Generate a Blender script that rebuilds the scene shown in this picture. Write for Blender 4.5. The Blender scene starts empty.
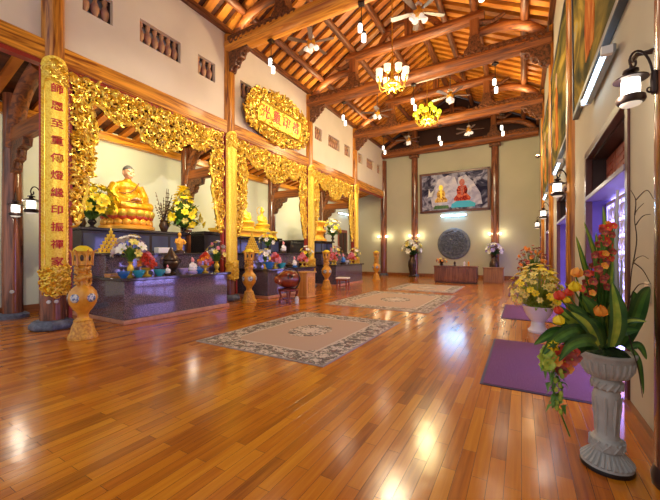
import bpy, math, random
from mathutils import Vector, Matrix, Euler
random.seed(7)
S = bpy.context.scene; COL = S.collection
PI = math.pi

# ------------------------------------------------------------------ camera, world, exposure
TH = 0.526
cam = bpy.data.objects.new('camera', bpy.data.cameras.new('camera')); COL.objects.link(cam)
cam.data.sensor_width = 36; cam.data.lens = 18.0; cam.data.shift_y = 3/660; cam.data.clip_start = .05
cam.location = (0, 0, 1.5); cam.rotation_euler = (PI/2, 0, TH)
S.camera = cam
w = bpy.data.worlds.new('world'); S.world = w; w.use_nodes = True
bg = w.node_tree.nodes['Background']; bg.inputs[0].default_value = (.96, .93, .96, 1); bg.inputs[1].default_value = .62
S.view_settings.view_transform = 'Standard'; S.view_settings.look = 'None'
S.view_settings.exposure = 0.36; S.view_settings.gamma = 1; S.view_settings.use_curve_mapping = False
try: S.cycles.max_bounces = 6; S.cycles.sample_clamp_indirect = 4
except Exception: pass

def lamp(name, kind, loc, energy, color=(1, .82, .6), size=.1, rot=None, spot=None, sy=None):
    d = bpy.data.lights.new(name, kind); d.energy = energy; d.color = color
    if kind == 'AREA':
        d.size = size
        if sy: d.shape = 'RECTANGLE'; d.size_y = sy
    else: d.shadow_soft_size = size
    if spot: d.spot_size = spot; d.spot_blend = .6
    o = bpy.data.objects.new(name, d); COL.objects.link(o); o.location = loc
    if rot: o.rotation_euler = rot
    return o

# ------------------------------------------------------------------ geometry helpers
class MB:
    def __init__(s): s.v = []; s.f = []; s.m = []; s.mi = 0; s.M = None
    def add(s, vs, fs):
        b = len(s.v)
        if s.M is not None: vs = [s.M @ Vector(v) for v in vs]
        s.v += [tuple(v) for v in vs]; s.f += [tuple(b+i for i in f) for f in fs]; s.m += [s.mi]*len(fs)
        return s
    def box(s, x0, x1, y0, y1, z0, z1):
        return s.add([(x0,y0,z0),(x1,y0,z0),(x1,y1,z0),(x0,y1,z0),(x0,y0,z1),(x1,y0,z1),(x1,y1,z1),(x0,y1,z1)],
                     [(0,3,2,1),(4,5,6,7),(0,1,5,4),(1,2,6,5),(2,3,7,6),(3,0,4,7)])
    def lathe(s, prof, n=24, c=(0,0,0), sx=1, sy=1, a0=0):
        vs = []; fs = []
        for r, z in prof:
            for k in range(n):
                a = 2*PI*k/n+a0; vs.append((c[0]+r*sx*math.cos(a), c[1]+r*sy*math.sin(a), c[2]+z))
        for i in range(len(prof)-1):
            for k in range(n):
                fs.append((i*n+k, i*n+(k+1)%n, (i+1)*n+(k+1)%n, (i+1)*n+k))
        fs.append(tuple(range(n))[::-1]); t = (len(prof)-1)*n; fs.append(tuple(t+k for k in range(n)))
        return s.add(vs, fs)
    def ell(s, c, r, n=14, rot=None):
        if not hasattr(r, '__len__'): r = (r, r, r)
        m = max(4, n//2); R = Euler(rot).to_matrix() if rot else None; vs = []; fs = []
        for i in range(1, m):
            t = PI*i/m
            for k in range(n):
                a = 2*PI*k/n; p = Vector((r[0]*math.sin(t)*math.cos(a), r[1]*math.sin(t)*math.sin(a), -r[2]*math.cos(t))); vs.append(p)
        vs.append(Vector((0,0,-r[2]))); vs.append(Vector((0,0,r[2])))
        if R: vs = [R @ p for p in vs]
        vs = [p+Vector(c) for p in vs]; B = len(vs)-2; T = B+1
        for i in range(m-2):
            for k in range(n): fs.append((i*n+k, i*n+(k+1)%n, (i+1)*n+(k+1)%n, (i+1)*n+k))
        for k in range(n):
            fs.append((B, (k+1)%n, k)); fs.append((T, (m-2)*n+k, (m-2)*n+(k+1)%n))
        return s.add(vs, fs)
    def tube(s, pts, r, n=8, flat=1.0, up=None):
        pts = [Vector(p) for p in pts]; N = len(pts); vs = []; fs = []
        rr = r if hasattr(r, '__len__') else [r]*N
        pu = None
        for i in range(N):
            t = (pts[min(i+1,N-1)]-pts[max(i-1,0)]).normalized()
            if pu is None:
                u = Vector(up) if up else (Vector((0,0,1)) if abs(t.z) < .9 else Vector((1,0,0)))
            else: u = pu
            a = t.cross(u)
            if a.length < 1e-5: a = t.orthogonal()
            a.normalize(); b = a.cross(t).normalized(); pu = b
            for k in range(n):
                q = 2*PI*k/n; vs.append(pts[i]+a*math.cos(q)*rr[i]+b*math.sin(q)*rr[i]*flat)
        for i in range(N-1):
            for k in range(n): fs.append((i*n+k, i*n+(k+1)%n, (i+1)*n+(k+1)%n, (i+1)*n+k))
        fs.append(tuple(range(n))[::-1]); fs.append(tuple((N-1)*n+k for k in range(n)))
        return s.add(vs, fs)
    def torus(s, c, R, r, n=24, m=8, axis='z'):
        vs = []; fs = []
        for i in range(n):
            a = 2*PI*i/n
            for k in range(m):
                b = 2*PI*k/m; x = (R+r*math.cos(b))*math.cos(a); y = (R+r*math.cos(b))*math.sin(a); z = r*math.sin(b)
                p = (x,y,z) if axis == 'z' else ((z,x,y) if axis == 'x' else (x,z,y)); vs.append((c[0]+p[0], c[1]+p[1], c[2]+p[2]))
        for i in range(n):
            for k in range(m): fs.append((i*m+k, ((i+1)%n)*m+k, ((i+1)%n)*m+(k+1)%m, i*m+(k+1)%m))
        return s.add(vs, fs)
    def prism(s, poly, fn, a, b):                       # poly of (p,q) put through fn(p,q,d) for d = a and b
        n = len(poly)
        return s.add([fn(p,q,a) for p,q in poly]+[fn(p,q,b) for p,q in poly],
                     [tuple(range(n))[::-1], tuple(range(n,2*n))]+[(i,(i+1)%n,n+(i+1)%n,n+i) for i in range(n)])
    def blade(s, pts, wid, up=(0,0,1), fold=.25, stripe=None):   # a leaf: strip along pts; stripe = (edge mat, centre mat)
        pts = [Vector(p) for p in pts]; N = len(pts); vs = []
        for i in range(N):
            t = (pts[min(i+1,N-1)]-pts[max(i-1,0)]).normalized(); a = t.cross(Vector(up))
            if a.length < 1e-4: a = t.orthogonal()
            a.normalize(); nn = a.cross(t); u = i/(N-1)
            ww = wid*max(.04, math.sin(PI*min(1, (u*.86+.14)))**.8)
            for k in (-1, -.45, 0, .45, 1): vs.append(pts[i]+a*k*ww+nn*abs(k)*ww*fold)
        b = s.mi
        for k in range(4):
            if stripe: s.mi = stripe[1] if k in (1,2) else stripe[0]
            vv = []; ff = []
            for i in range(N): vv += [vs[i*5+k], vs[i*5+k+1]]
            for i in range(N-1): ff.append((2*i, 2*i+1, 2*i+3, 2*i+2))
            s.add(vv, ff)
        s.mi = b
        return s
    def mesh(s, name, mats, smooth=True, ang=40):
        me = bpy.data.meshes.new(name); me.from_pydata(s.v, [], s.f)
        for m in (mats if isinstance(mats, (list, tuple)) else [mats]): me.materials.append(m)
        me.polygons.foreach_set('material_index', s.m); me.update()
        if smooth:
            me.polygons.foreach_set('use_smooth', [True]*len(s.f))
            try: me.set_sharp_from_angle(angle=math.radians(ang))
            except Exception: pass
        return me
    def obj(s, name, mats, parent=None, loc=(0,0,0), rz=0, bevel=0, smooth=True, ang=40):
        o = link(name, s.mesh(name, mats, smooth, ang), parent, loc, rz)
        if bevel:
            b = o.modifiers.new('bevel', 'BEVEL'); b.width = bevel; b.segments = 2; b.limit_method = 'ANGLE'
        return o

def link(name, me, parent=None, loc=(0,0,0), rz=0, rot=None, scale=None):
    o = bpy.data.objects.new(name, me); COL.objects.link(o)
    o.location = loc; o.rotation_euler = rot if rot else (0,0,rz)
    if scale: o.scale = scale if hasattr(scale, '__len__') else (scale,)*3
    if parent: o.parent = parent
    return o
def thing(name, label, cat, loc=(0,0,0), rz=0, group=None):
    o = bpy.data.objects.new(name, None); COL.objects.link(o); o.empty_display_size = .1
    o.location = loc; o.rotation_euler = (0,0,rz); return tag(o, label, cat, group)
def tag(o, label, cat, group=None):
    o['label'] = label; o['category'] = cat
    if group: o['group'] = group
    return o
def struct(o, label=None):
    o['kind'] = 'structure'
    if label: o['label'] = label
    return o
def kids(o): return [c for c in bpy.data.objects if c.parent == o]
def dup(root, loc, rz=None, label=None, group=None):
    def cp(o, par):
        c = o.copy(); COL.objects.link(c)
        if par: c.parent = par
        for ch in kids(o): cp(ch, c)
        return c
    r = cp(root, None); r.location = loc
    if rz is not None: r.rotation_euler = (0,0,rz)
    if label: r['label'] = label
    if group: r['group'] = group
    return r
def blob(name, mb, mat, parent, voxel=.02, smooth=4, loc=(0,0,0)):     # overlapping solids fused into one continuous surface
    o = mb.obj(name, mat, None, loc)
    r = o.modifiers.new('r', 'REMESH'); r.mode = 'VOXEL'; r.voxel_size = voxel; r.use_smooth_shade = True
    k = o.modifiers.new('s', 'SMOOTH'); k.factor = .5; k.iterations = smooth
    dg = bpy.context.evaluated_depsgraph_get(); me = bpy.data.meshes.new_from_object(o.evaluated_get(dg)); me.name = name
    o.modifiers.clear(); old = o.data; o.data = me; bpy.data.meshes.remove(old)
    me.materials.clear(); me.materials.append(mat)
    me.polygons.foreach_set('use_smooth', [True]*len(me.polygons))
    if parent: o.parent = parent
    return o
def text_mesh(body, size, depth=.01):
    cu = bpy.data.curves.new('t', 'FONT'); cu.body = body; cu.size = size; cu.extrude = depth; cu.align_x = 'CENTER'; cu.align_y = 'CENTER'; cu.offset = size*.012
    cu.resolution_u = 3
    o = bpy.data.objects.new('t', cu); COL.objects.link(o); bpy.context.view_layer.update()
    dg = bpy.context.evaluated_depsgraph_get(); me = bpy.data.meshes.new_from_object(o.evaluated_get(dg))
    vs = [tuple(v.co) for v in me.vertices]; fs = [tuple(p.vertices) for p in me.polygons]
    bpy.data.objects.remove(o); bpy.data.curves.remove(cu); bpy.data.meshes.remove(me)
    return vs, fs
def bez(p0, p1, p2, p3, n=12):
    p0, p1, p2, p3 = map(Vector, (p0,p1,p2,p3)); out = []
    for i in range(n+1):
        t = i/n; out.append(p0*(1-t)**3+p1*3*t*(1-t)**2+p2*3*t*t*(1-t)+p3*t**3)
    return out

# ------------------------------------------------------------------ materials
def mat(name, col, rough=.5, metal=0, emit=None, es=1, noise=0, nscale=8, bump=0, bscale=30, col2=None, coat=0, spec=.5, trans=0, stretch=(1,1,1), detail=4, contrast=(.35,.65)):
    m = bpy.data.materials.new(name); m.use_nodes = True; nt = m.node_tree; b = nt.nodes['Principled BSDF']
    b.inputs['Base Color'].default_value = (*col, 1); b.inputs['Roughness'].default_value = rough; b.inputs['Metallic'].default_value = metal
    b.inputs['Specular IOR Level'].default_value = spec; b.inputs['Coat Weight'].default_value = coat; b.inputs['Coat Roughness'].default_value = .08
    b.inputs['Transmission Weight'].default_value = trans
    if emit: b.inputs['Emission Color'].default_value = (*emit, 1); b.inputs['Emission Strength'].default_value = es
    if col2 or bump:
        tc = nt.nodes.new('ShaderNodeTexCoord'); mp = nt.nodes.new('ShaderNodeMapping'); nt.links.new(tc.outputs['Object'], mp.inputs[0]); mp.inputs['Scale'].default_value = stretch
    if col2:
        n = nt.nodes.new('ShaderNodeTexNoise'); n.inputs['Scale'].default_value = nscale; n.inputs['Detail'].default_value = detail; n.inputs['Distortion'].default_value = noise
        nt.links.new(mp.outputs[0], n.inputs['Vector']); r = nt.nodes.new('ShaderNodeValToRGB')
        r.color_ramp.elements[0].position = contrast[0]; r.color_ramp.elements[1].position = contrast[1]
        r.color_ramp.elements[0].color = (*col, 1); r.color_ramp.elements[1].color = (*col2, 1)
        nt.links.new(n.outputs['Fac'], r.inputs[0]); nt.links.new(r.outputs[0], b.inputs['Base Color'])
    if bump:
        n2 = nt.nodes.new('ShaderNodeTexNoise'); n2.inputs['Scale'].default_value = bscale; nt.links.new(mp.outputs[0], n2.inputs['Vector'])
        bp = nt.nodes.new('ShaderNodeBump'); bp.inputs['Strength'].default_value = bump; bp.inputs['Distance'].default_value = .02
        nt.links.new(n2.outputs['Fac'], bp.inputs['Height']); nt.links.new(bp.outputs[0], b.inputs['Normal'])
    return m
def wood(name, dark, light, axis, rough=.3, sc=1.0, coat=.3, con=(.36,.62)):
    st = {'x': (.35,5,5), 'y': (5,.35,5), 'z': (5,5,.35)}[axis]
    return mat(name, dark, rough, col2=light, nscale=1.7*sc, noise=1.6, stretch=st, coat=coat, bump=.08, bscale=6, contrast=con)
M = {}
OR_D, OR_L = (.22,.055,.012), (.66,.25,.045)
M['beam_y'] = wood('orange beam wood', (.24,.055,.006), (.84,.35,.035), 'y')
M['post_z'] = wood('orange post wood', (.19,.045,.006), (.80,.32,.035), 'z')
M['truss_x'] = wood('red brown truss wood', (.11,.03,.010), (.38,.115,.02), 'x', rough=.5, coat=.03)
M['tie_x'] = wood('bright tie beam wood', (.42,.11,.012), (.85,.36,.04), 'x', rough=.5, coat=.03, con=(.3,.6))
M['truss_z'] = wood('red brown strut wood', (.13,.038,.013), (.36,.12,.03), 'z', rough=.5, coat=.03)
M['carve'] = mat('dark carved wood', (.05,.018,.008), .4, col2=(.26,.09,.03), nscale=14, noise=1, bump=.6, bscale=26)
M['col_z'] = wood('dark column wood', (.075,.022,.013), (.30,.10,.045), 'z', rough=.2, coat=.6)
M['rafter'] = mat('rafter wood', (.46,.13,.012), .45, col2=(.85,.33,.035), nscale=1.3, stretch=(.6,2,2))
M['deck'] = mat('roof deck wood', (.055,.016,.006), .6, col2=(.14,.04,.010), nscale=2.4, stretch=(3,1,3))
M['purlin'] = wood('purlin wood', (.09,.028,.01), (.28,.09,.025), 'y', rough=.5, coat=.03, sc=1.5)
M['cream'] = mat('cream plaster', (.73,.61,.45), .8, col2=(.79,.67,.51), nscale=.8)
M['back'] = mat('back wall plaster', (.46,.45,.33), .75, col2=(.52,.50,.37), nscale=.5)
M['shrine'] = mat('shrine wall plaster', (.68,.72,.62), .75, col2=(.74,.77,.68), nscale=.6)
M['gold'] = mat('gilt carving', (.88,.54,.035), .29, metal=.88, col2=(.98,.74,.16), nscale=9)
M['goldy'] = mat('bright gilt', (.90,.58,.04), .36, metal=.45, col2=(.98,.72,.10), nscale=20, bump=.3, bscale=60)
M['gilt_red'] = mat('red lacquer trim', (.32,.03,.015), .35)
M['red'] = mat('red lettering', (.55,.02,.015), .4)
M['granite'] = mat('polished dark granite', (.05,.045,.075), .05, col2=(.24,.19,.27), nscale=42, detail=6, spec=1.0, coat=1, contrast=(.42,.66))
M['granite_top'] = mat('black granite slab', (.02,.02,.028), .06, col2=(.07,.06,.075), nscale=60, spec=.8)
M['plinth'] = mat('floor tinted plinth', (.55,.25,.17), .3, col2=(.66,.34,.22), nscale=12)  # pinkish brown of the reflected wood floor put into the colour
M['blackwood'] = mat('black lacquer wood', (.025,.018,.02), .18, spec=.6)
M['stone'] = mat('grey stone base', (.07,.085,.13), .4, col2=(.15,.17,.24), nscale=15, bump=.4)
M['ochre'] = mat('ochre glazed ceramic', (.64,.25,.015), .28, col2=(.86,.43,.045), nscale=7, coat=.4, bump=.25, bscale=40)
M['ochre_lt'] = mat('pale ochre ceramic', (.86,.47,.06), .3, col2=(.52,.19,.02), nscale=22, bump=.4, bscale=50)
M['blueglaze'] = mat('blue white glaze', (.72,.72,.70), .2, col2=(.10,.16,.34), nscale=26, contrast=(.45,.55))
M['yellow'] = mat('bright yellow petals', (.95,.72,.02), .5)
M['paleyellow'] = mat('pale yellow petals', (.90,.80,.22), .5, col2=(.80,.60,.08), nscale=12)
M['white'] = mat('white petals', (.88,.84,.76), .5)
M['pink'] = mat('pink petals', (.85,.32,.38), .5)
M['redf'] = mat('red petals', (.62,.035,.02), .45, col2=(.80,.10,.03), nscale=18)
M['maroon'] = mat('maroon petals', (.22,.02,.025), .45, col2=(.55,.10,.05), nscale=20)
M['orange'] = mat('orange petals', (.90,.26,.03), .45, col2=(.95,.48,.06), nscale=14)
M['green'] = mat('leaf green', (.05,.16,.025), .4, col2=(.13,.29,.045), nscale=9)
M['dgreen'] = mat('dark leaf green', (.02,.085,.022), .35, col2=(.06,.17,.035), nscale=9)
M['lime'] = mat('yellow green leaf stripe', (.50,.56,.07), .4, col2=(.24,.38,.04), nscale=16)
M['moss'] = mat('moss', (.01,.03,.008), .9, col2=(.03,.07,.015), nscale=30, bump=1)
M['twig'] = mat('dry twig', (.05,.03,.02), .7)
M['silver'] = mat('silvery dried stem', (.42,.42,.44), .6)
M['plaster'] = mat('grey white stone plaster', (.38,.39,.38), .6, col2=(.48,.49,.47), nscale=9, bump=.15)
M['iron'] = mat('dark bronze iron', (.035,.02,.018), .35, metal=.6)
M['black'] = mat('black', (.012,.011,.012), .35)
M['glow'] = mat('lit lamp glass', (.9,.9,.9), .3, emit=(1,.93,.82), es=1.8)
M['glowgreen'] = mat('lit yellow green glass', (.6,.75,.05), .3, emit=(.72,.92,.03), es=1.0)
M['glowcup'] = mat('white glass cup', (.85,.82,.75), .25, emit=(1,.9,.75), es=.35)
M['tubelight'] = mat('lit tube', (.9,.95,1), .3, emit=(.55,.78,1), es=9)
M['steel'] = mat('painted grey fixture', (.32,.34,.36), .3, metal=.5)
M['whitemetal'] = mat('white metal', (.75,.75,.74), .35)
M['purple'] = mat('door reveal in purple light', (.10,.06,.20), .5, col2=(.13,.08,.24), nscale=3)  # purple cast of the blue door light put into the colour
M['doorwood'] = mat('red brown door wood', (.27,.065,.04), .3, col2=(.42,.12,.075), nscale=4, stretch=(4,4,1))
M['darkdoor'] = mat('dark brown wood', (.04,.018,.016), .35)
M['pane'] = mat('daylit frosted pane', (.5,.5,.8), .3, emit=(.38,.33,1.0), es=5)
M['matp'] = mat('purple mat pile', (.17,.055,.09), .95, col2=(.26,.09,.15), nscale=220, bump=.8, bscale=300)
M['matedge'] = mat('mat rubber edge', (.05,.03,.06), .6)
M['skin'] = mat('painted skin', (.66,.36,.24), .45)
M['robe'] = mat('gilt robe', (.46,.20,.004), .34, metal=.3, col2=(.74,.40,.012), nscale=6, bump=.8, bscale=7)
M['sash'] = mat('brown robe edge', (.20,.07,.012), .4)
M['hair'] = mat('grey shaved hair', (.09,.085,.09), .7)
M['lotusred'] = mat('red lotus petals', (.60,.07,.02), .35)
M['lotusor'] = mat('orange gilt petals', (.88,.42,.04), .32, metal=.3)
M['teal'] = mat('teal glaze', (.04,.42,.55), .15, coat=.5)
M['blue'] = mat('blue glaze', (.03,.18,.55), .12, coat=.5)
M['lilac'] = mat('lilac porcelain', (.48,.36,.70), .3)
M['porc'] = mat('white porcelain', (.82,.80,.80), .2)
M['bronze'] = mat('dark bronze', (.05,.035,.03), .3, metal=.7, col2=(.12,.07,.04), nscale=10)
M['fishred'] = mat('red lacquered wood', (.17,.018,.012), .14, coat=.7, col2=(.30,.05,.025), nscale=6)
M['lect'] = wood('orange lectern wood', (.55,.24,.05), (.80,.42,.10), 'z')
M['cabinet'] = wood('dark red cabinet wood', (.10,.03,.018), (.24,.08,.04), 'z', rough=.25)
M['cabinet2'] = wood('brown cabinet wood', (.20,.075,.03), (.36,.15,.05), 'z')
M['bluegrey'] = mat('blue grey stone relief', (.085,.10,.13), .5, col2=(.16,.18,.22), nscale=8)
M['bluedark'] = mat('dark relief ground', (.02,.024,.035), .6)
M['frame'] = mat('dark red picture frame', (.10,.03,.022), .35)
M['dkframe'] = mat('blue black frame', (.05,.06,.075), .35)
M['fanblade'] = mat('brown grey fan blade', (.16,.10,.075), .35)
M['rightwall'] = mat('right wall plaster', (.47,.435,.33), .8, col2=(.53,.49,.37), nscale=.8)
M['ground'] = mat('dark crevice backing', (.05,.016,.005), .6, metal=.1, col2=(.17,.065,.012), nscale=30)
M['boardgold'] = mat('mottled gilt board', (.84,.50,.03), .38, metal=.35, col2=(.98,.72,.09), nscale=34, bump=.35, bscale=45, contrast=(.36,.56))
M['ledge'] = mat('grey purple ledge', (.22,.18,.26), .4)  # grey ledge with the purple door light mixed into its colour
M['winback'] = mat('window reveal grey', (.40,.38,.40), .8)
M['baluster'] = mat('brown purple baluster', (.32,.13,.12), .5, col2=(.66,.36,.14), nscale=5)
M['baseb'] = wood('baseboard wood', (.16,.05,.016), (.34,.12,.035), 'y')

def floor_mat():
    m = bpy.data.materials.new('plank floor'); m.use_nodes = True; nt = m.node_tree; N = nt.nodes.new; L = nt.links.new; b = nt.nodes['Principled BSDF']
    tc = N('ShaderNodeTexCoord'); mp = N('ShaderNodeMapping'); mp.inputs['Rotation'].default_value = (0,0,PI/2); L(tc.outputs['Object'], mp.inputs[0])
    br = N('ShaderNodeTexBrick'); br.inputs['Scale'].default_value = 1; br.inputs['Brick Width'].default_value = .8; br.inputs['Row Height'].default_value = .098
    br.inputs['Mortar Size'].default_value = .0016; br.inputs['Mortar Smooth'].default_value = .2; br.offset = .37; br.offset_frequency = 2
    br.inputs['Color1'].default_value = (0,0,0,1); br.inputs['Color2'].default_value = (1,1,1,1); br.inputs['Mortar'].default_value = (.5,.5,.5,1); L(mp.outputs[0], br.inputs['Vector'])
    mp2 = N('ShaderNodeMapping'); mp2.inputs['Scale'].default_value = (16,.7,1); L(tc.outputs['Object'], mp2.inputs[0])
    ns = N('ShaderNodeTexNoise'); ns.inputs['Scale'].default_value = 2.2; ns.inputs['Detail'].default_value = 6; ns.inputs['Distortion'].default_value = .6; L(mp2.outputs[0], ns.inputs['Vector'])
    ad = N('ShaderNodeMath'); ad.operation = 'MULTIPLY_ADD'; ad.inputs[1].default_value = .45; L(br.outputs['Color'], ad.inputs[0])
    ml = N('ShaderNodeMath'); ml.operation = 'MULTIPLY'; ml.inputs[1].default_value = .62; L(ns.outputs['Fac'], ml.inputs[0]); L(ml.outputs[0], ad.inputs[2])
    r = N('ShaderNodeValToRGB'); e = r.color_ramp.elements; e[0].position = .12; e[0].color = (.17,.038,.004,1); e[1].position = .95; e[1].color = (.70,.28,.018,1)
    q = e.new(.5); q.color = (.50,.145,.008,1); L(ad.outputs[0], r.inputs[0])
    mx = N('ShaderNodeMixRGB'); mx.inputs[2].default_value = (.05,.014,.004,1); L(br.outputs['Fac'], mx.inputs[0]); L(r.outputs[0], mx.inputs[1]); L(mx.outputs[0], b.inputs['Base Color'])
    b.inputs['Roughness'].default_value = .18; b.inputs['Specular IOR Level'].default_value = .5; b.inputs['Coat Weight'].default_value = .0; b.inputs['Coat Roughness'].default_value = .12
    bp = N('ShaderNodeBump'); bp.inputs['Strength'].default_value = .25; bp.inputs['Distance'].default_value = .004; bp.invert = True; L(br.outputs['Fac'], bp.inputs['Height'])
    n3 = N('ShaderNodeTexNoise'); n3.inputs['Scale'].default_value = 5; L(tc.outputs['Object'], n3.inputs['Vector'])
    bp2 = N('ShaderNodeBump'); bp2.inputs['Strength'].default_value = .2; bp2.inputs['Distance'].default_value = .01; L(n3.outputs['Fac'], bp2.inputs['Height']); L(bp.outputs[0], bp2.inputs['Normal']); L(bp2.outputs[0], b.inputs['Normal'])
    return m
def rug_mat(hx, hy):
    m = bpy.data.materials.new('floral carpet'); m.use_nodes = True; nt = m.node_tree; N = nt.nodes.new; L = nt.links.new; b = nt.nodes['Principled BSDF']; b.inputs['Roughness'].default_value = .95; b.inputs['Specular IOR Level'].default_value = .1
    tc = N('ShaderNodeTexCoord'); sp = N('ShaderNodeSeparateXYZ'); L(tc.outputs['Object'], sp.inputs[0])
    def mth(op, a, c=None, v=None):
        n = N('ShaderNodeMath'); n.operation = op
        for i, x in enumerate((a, c)):
            if x is None: continue
            if isinstance(x, (int, float)): n.inputs[i].default_value = x
            else: L(x, n.inputs[i])
        return n.outputs[0]
    ax = mth('ABSOLUTE', sp.outputs[0]); ay = mth('ABSOLUTE', sp.outputs[1])
    d = mth('MINIMUM', mth('SUBTRACT', hx, ax), mth('SUBTRACT', hy, ay))         # distance to the edge
    nx = mth('DIVIDE', ax, hx); ny = mth('DIVIDE', ay, hy)
    rr = mth('SQRT', mth('ADD', mth('POWER', nx, 2), mth('POWER', ny, 2)))        # 0 at centre
    # mirrored coordinates make the pattern symmetric
    cb = N('ShaderNodeCombineXYZ'); L(ax, cb.inputs[0]); L(ay, cb.inputs[1])
    def nz(scale, thr, typ='n'):
        n = N('ShaderNodeTexNoise'); n.inputs['Scale'].default_value = scale; n.inputs['Detail'].default_value = 1.5; n.inputs['Distortion'].default_value = 1.2; L(cb.outputs[0], n.inputs['Vector'])
        return mth('GREATER_THAN', n.outputs['Fac'], thr)
    wob = N('ShaderNodeTexNoise'); wob.inputs['Scale'].default_value = 5; L(cb.outputs[0], wob.inputs['Vector'])
    dw = mth('ADD', d, mth('MULTIPLY', mth('SUBTRACT', wob.outputs['Fac'], .5), .55))
    border = mth('LESS_THAN', d, .42); guard = mth('LESS_THAN', mth('ABSOLUTE', mth('SUBTRACT', d, .44)), .022)
    corner = mth('MULTIPLY', mth('GREATER_THAN', mth('ADD', rr, mth('MULTIPLY', mth('SUBTRACT', wob.outputs['Fac'], .5), .5)), .93), 1)
    rw = mth('ADD', rr, mth('MULTIPLY', mth('SUBTRACT', wob.outputs['Fac'], .5), .16))
    med = mth('LESS_THAN', rw, .30); medin = mth('LESS_THAN', rw, .16)
    mask = mth('MAXIMUM', border, mth('MAXIMUM', corner, mth('SUBTRACT', med, medin)))
    n1 = nz(8.5, .50); n2 = nz(15, .56); n3 = nz(11, .60)
    def mix(f, a, c):
        x = N('ShaderNodeMixRGB'); L(f, x.inputs[0])
        for i, q in ((1,a),(2,c)):
            if isinstance(q, tuple): x.inputs[i].default_value = (*q, 1)
            else: L(q, x.inputs[i])
        return x.outputs[0]
    field = (.52,.37,.26); cream = (.66,.56,.44); dark = (.16,.13,.11); mid = (.32,.18,.13)
    bc = mix(n1, cream, mix(n3, dark, mid)); bc = mix(n2, bc, (.30,.27,.20))
    c = mix(mask, field, bc); c = mix(medin, c, mix(n2, cream, dark)); c = mix(guard, c, (.62,.52,.40))
    c = mix(mth('LESS_THAN', d, .03), c, (.40,.33,.29))
    L(c, b.inputs['Base Color'])
    return m
M['floor'] = floor_mat()

# ------------------------------------------------------------------ the setting
XC, XR, XL, YB = -8.1, .83, -10.75, 21.2
XM = (XC+XR)/2
CY = [2.92, 7.5, 12.08, 16.64]
BAY = [5.22, 9.79, 14.36, 18.92]
struct(MB().box(-13, 3.5, -3, 23, -.1, 0).obj('floor', M['floor'], smooth=False))
def holed(x0, x1, y0, y1, z0, z1, holes):          # wall normal to X, with rectangular holes (ya,yb,za,zb)
    mb = MB(); ys = sorted({y0, y1, *[h[0] for h in holes], *[h[1] for h in holes]}); zs = sorted({z0, z1, *[h[2] for h in holes], *[h[3] for h in holes]})
    for a, b in zip(ys, ys[1:]):
        for c, d in zip(zs, zs[1:]):
            if any(h[0]-1e-6 <= a and b <= h[1]+1e-6 and h[2]-1e-6 <= c and d <= h[3]+1e-6 for h in holes): continue
            mb.box(x0, x1, a, b, c, d)
    return mb
WIN = []
for c in BAY:
    WIN += [(c-1.78, c-1.18, 6.7, 7.27, 3), (c-.56, c+.56, 6.7, 7.27, 6), (c+1.12, c+1.74, 6.7, 7.27, 3)]
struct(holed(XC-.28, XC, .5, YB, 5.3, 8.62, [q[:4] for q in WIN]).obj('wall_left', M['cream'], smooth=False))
struct(MB().box(XL-.2, XL, .5, YB, 0, 5.3).obj('wall_aisle', M['shrine'], smooth=False))
struct(MB().box(XL-.2, XR+.3, YB, YB+.25, 0, 8.05).obj('wall_back', M['back'], smooth=False))
g = [(XC-.3, 8.05), (XR+.3, 8.05), (XR+.3, 8.5), (XM, 11.1), (XC-.3, 8.5)]
struct(MB().prism(g, lambda p, q, d: (p, YB+d, q), 0, .2).obj('wall_gable', M['darkdoor'], smooth=False))
DOORS = [5.0, 9.57, 14.14, 18.71]
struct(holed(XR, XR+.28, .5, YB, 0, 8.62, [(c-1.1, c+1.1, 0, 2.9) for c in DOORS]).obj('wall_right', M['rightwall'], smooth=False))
# baseboards and the long beam over the bays
struct(MB().box(XL, XR-.03, YB-.03, YB, 0, .2).obj('baseboard_back', M['baseb'], bevel=.008))
struct(MB().box(XL, XL+.03, .5, YB, 0, .2).obj('baseboard_left', M['baseb']))
mb = MB(); e = [.5]+[y for c in DOORS for y in (c-1.1, c+1.1)]+[YB]
for a, b in zip(e[::2], e[1::2]):
    mb.box(XR-.03, XR, a, b, 0, .17); mb.box(XR-.045, XR, a, b, .17, .2)
struct(mb.obj('baseboard_right', M['baseb']))
struct(MB().box(XC-.2, XC+.1, .5, YB, 5.25, 5.66).obj('trim_1', M['beam_y'], bevel=.02))
struct(MB().box(XC-.1, XC+.07, .5, YB, 5.17, 5.26).obj('trim_2', M['gilt_red']))
struct(MB().box(XC-.05, XC+.14, .5, YB, 8.44, 8.6).obj('trim_3', M['purlin']))
struct(MB().box(XR-.14, XR+.05, .5, YB, 8.44, 8.6).obj('trim_4', M['purlin']))
struct(MB().box(XL, XL+.2, .5, YB, 4.82, 5.06).obj('trim_5', M['beam_y'], bevel=.02))
# upper windows
bal = MB().lathe([(.05,0),(.06,.03),(.035,.07),(.085,.2),(.095,.28),(.06,.36),(.035,.43),(.06,.5),(.055,.57)], 10).mesh('baluster', M['baluster'])
for i, (a, b, c, d, n) in enumerate(WIN):
    wo = struct(MB().box(XC-.3, XC-.27, a-.02, b+.02, c-.02, d+.02).obj('window_%d' % (i+1), M['winback'], smooth=False))
    fr = MB()
    for q in ((a, b, c, c+.03), (a, b, d-.03, d), (a, a+.03, c, d), (b-.03, b, c, d)): fr.box(XC-.2, XC-.12, *q)
    fr.obj('window_frame', M['darkdoor'], wo)
    for k in range(n): link('baluster', bal, wo, (XC-.15, a+(b-a)*(k+.5)/n, c))
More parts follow.
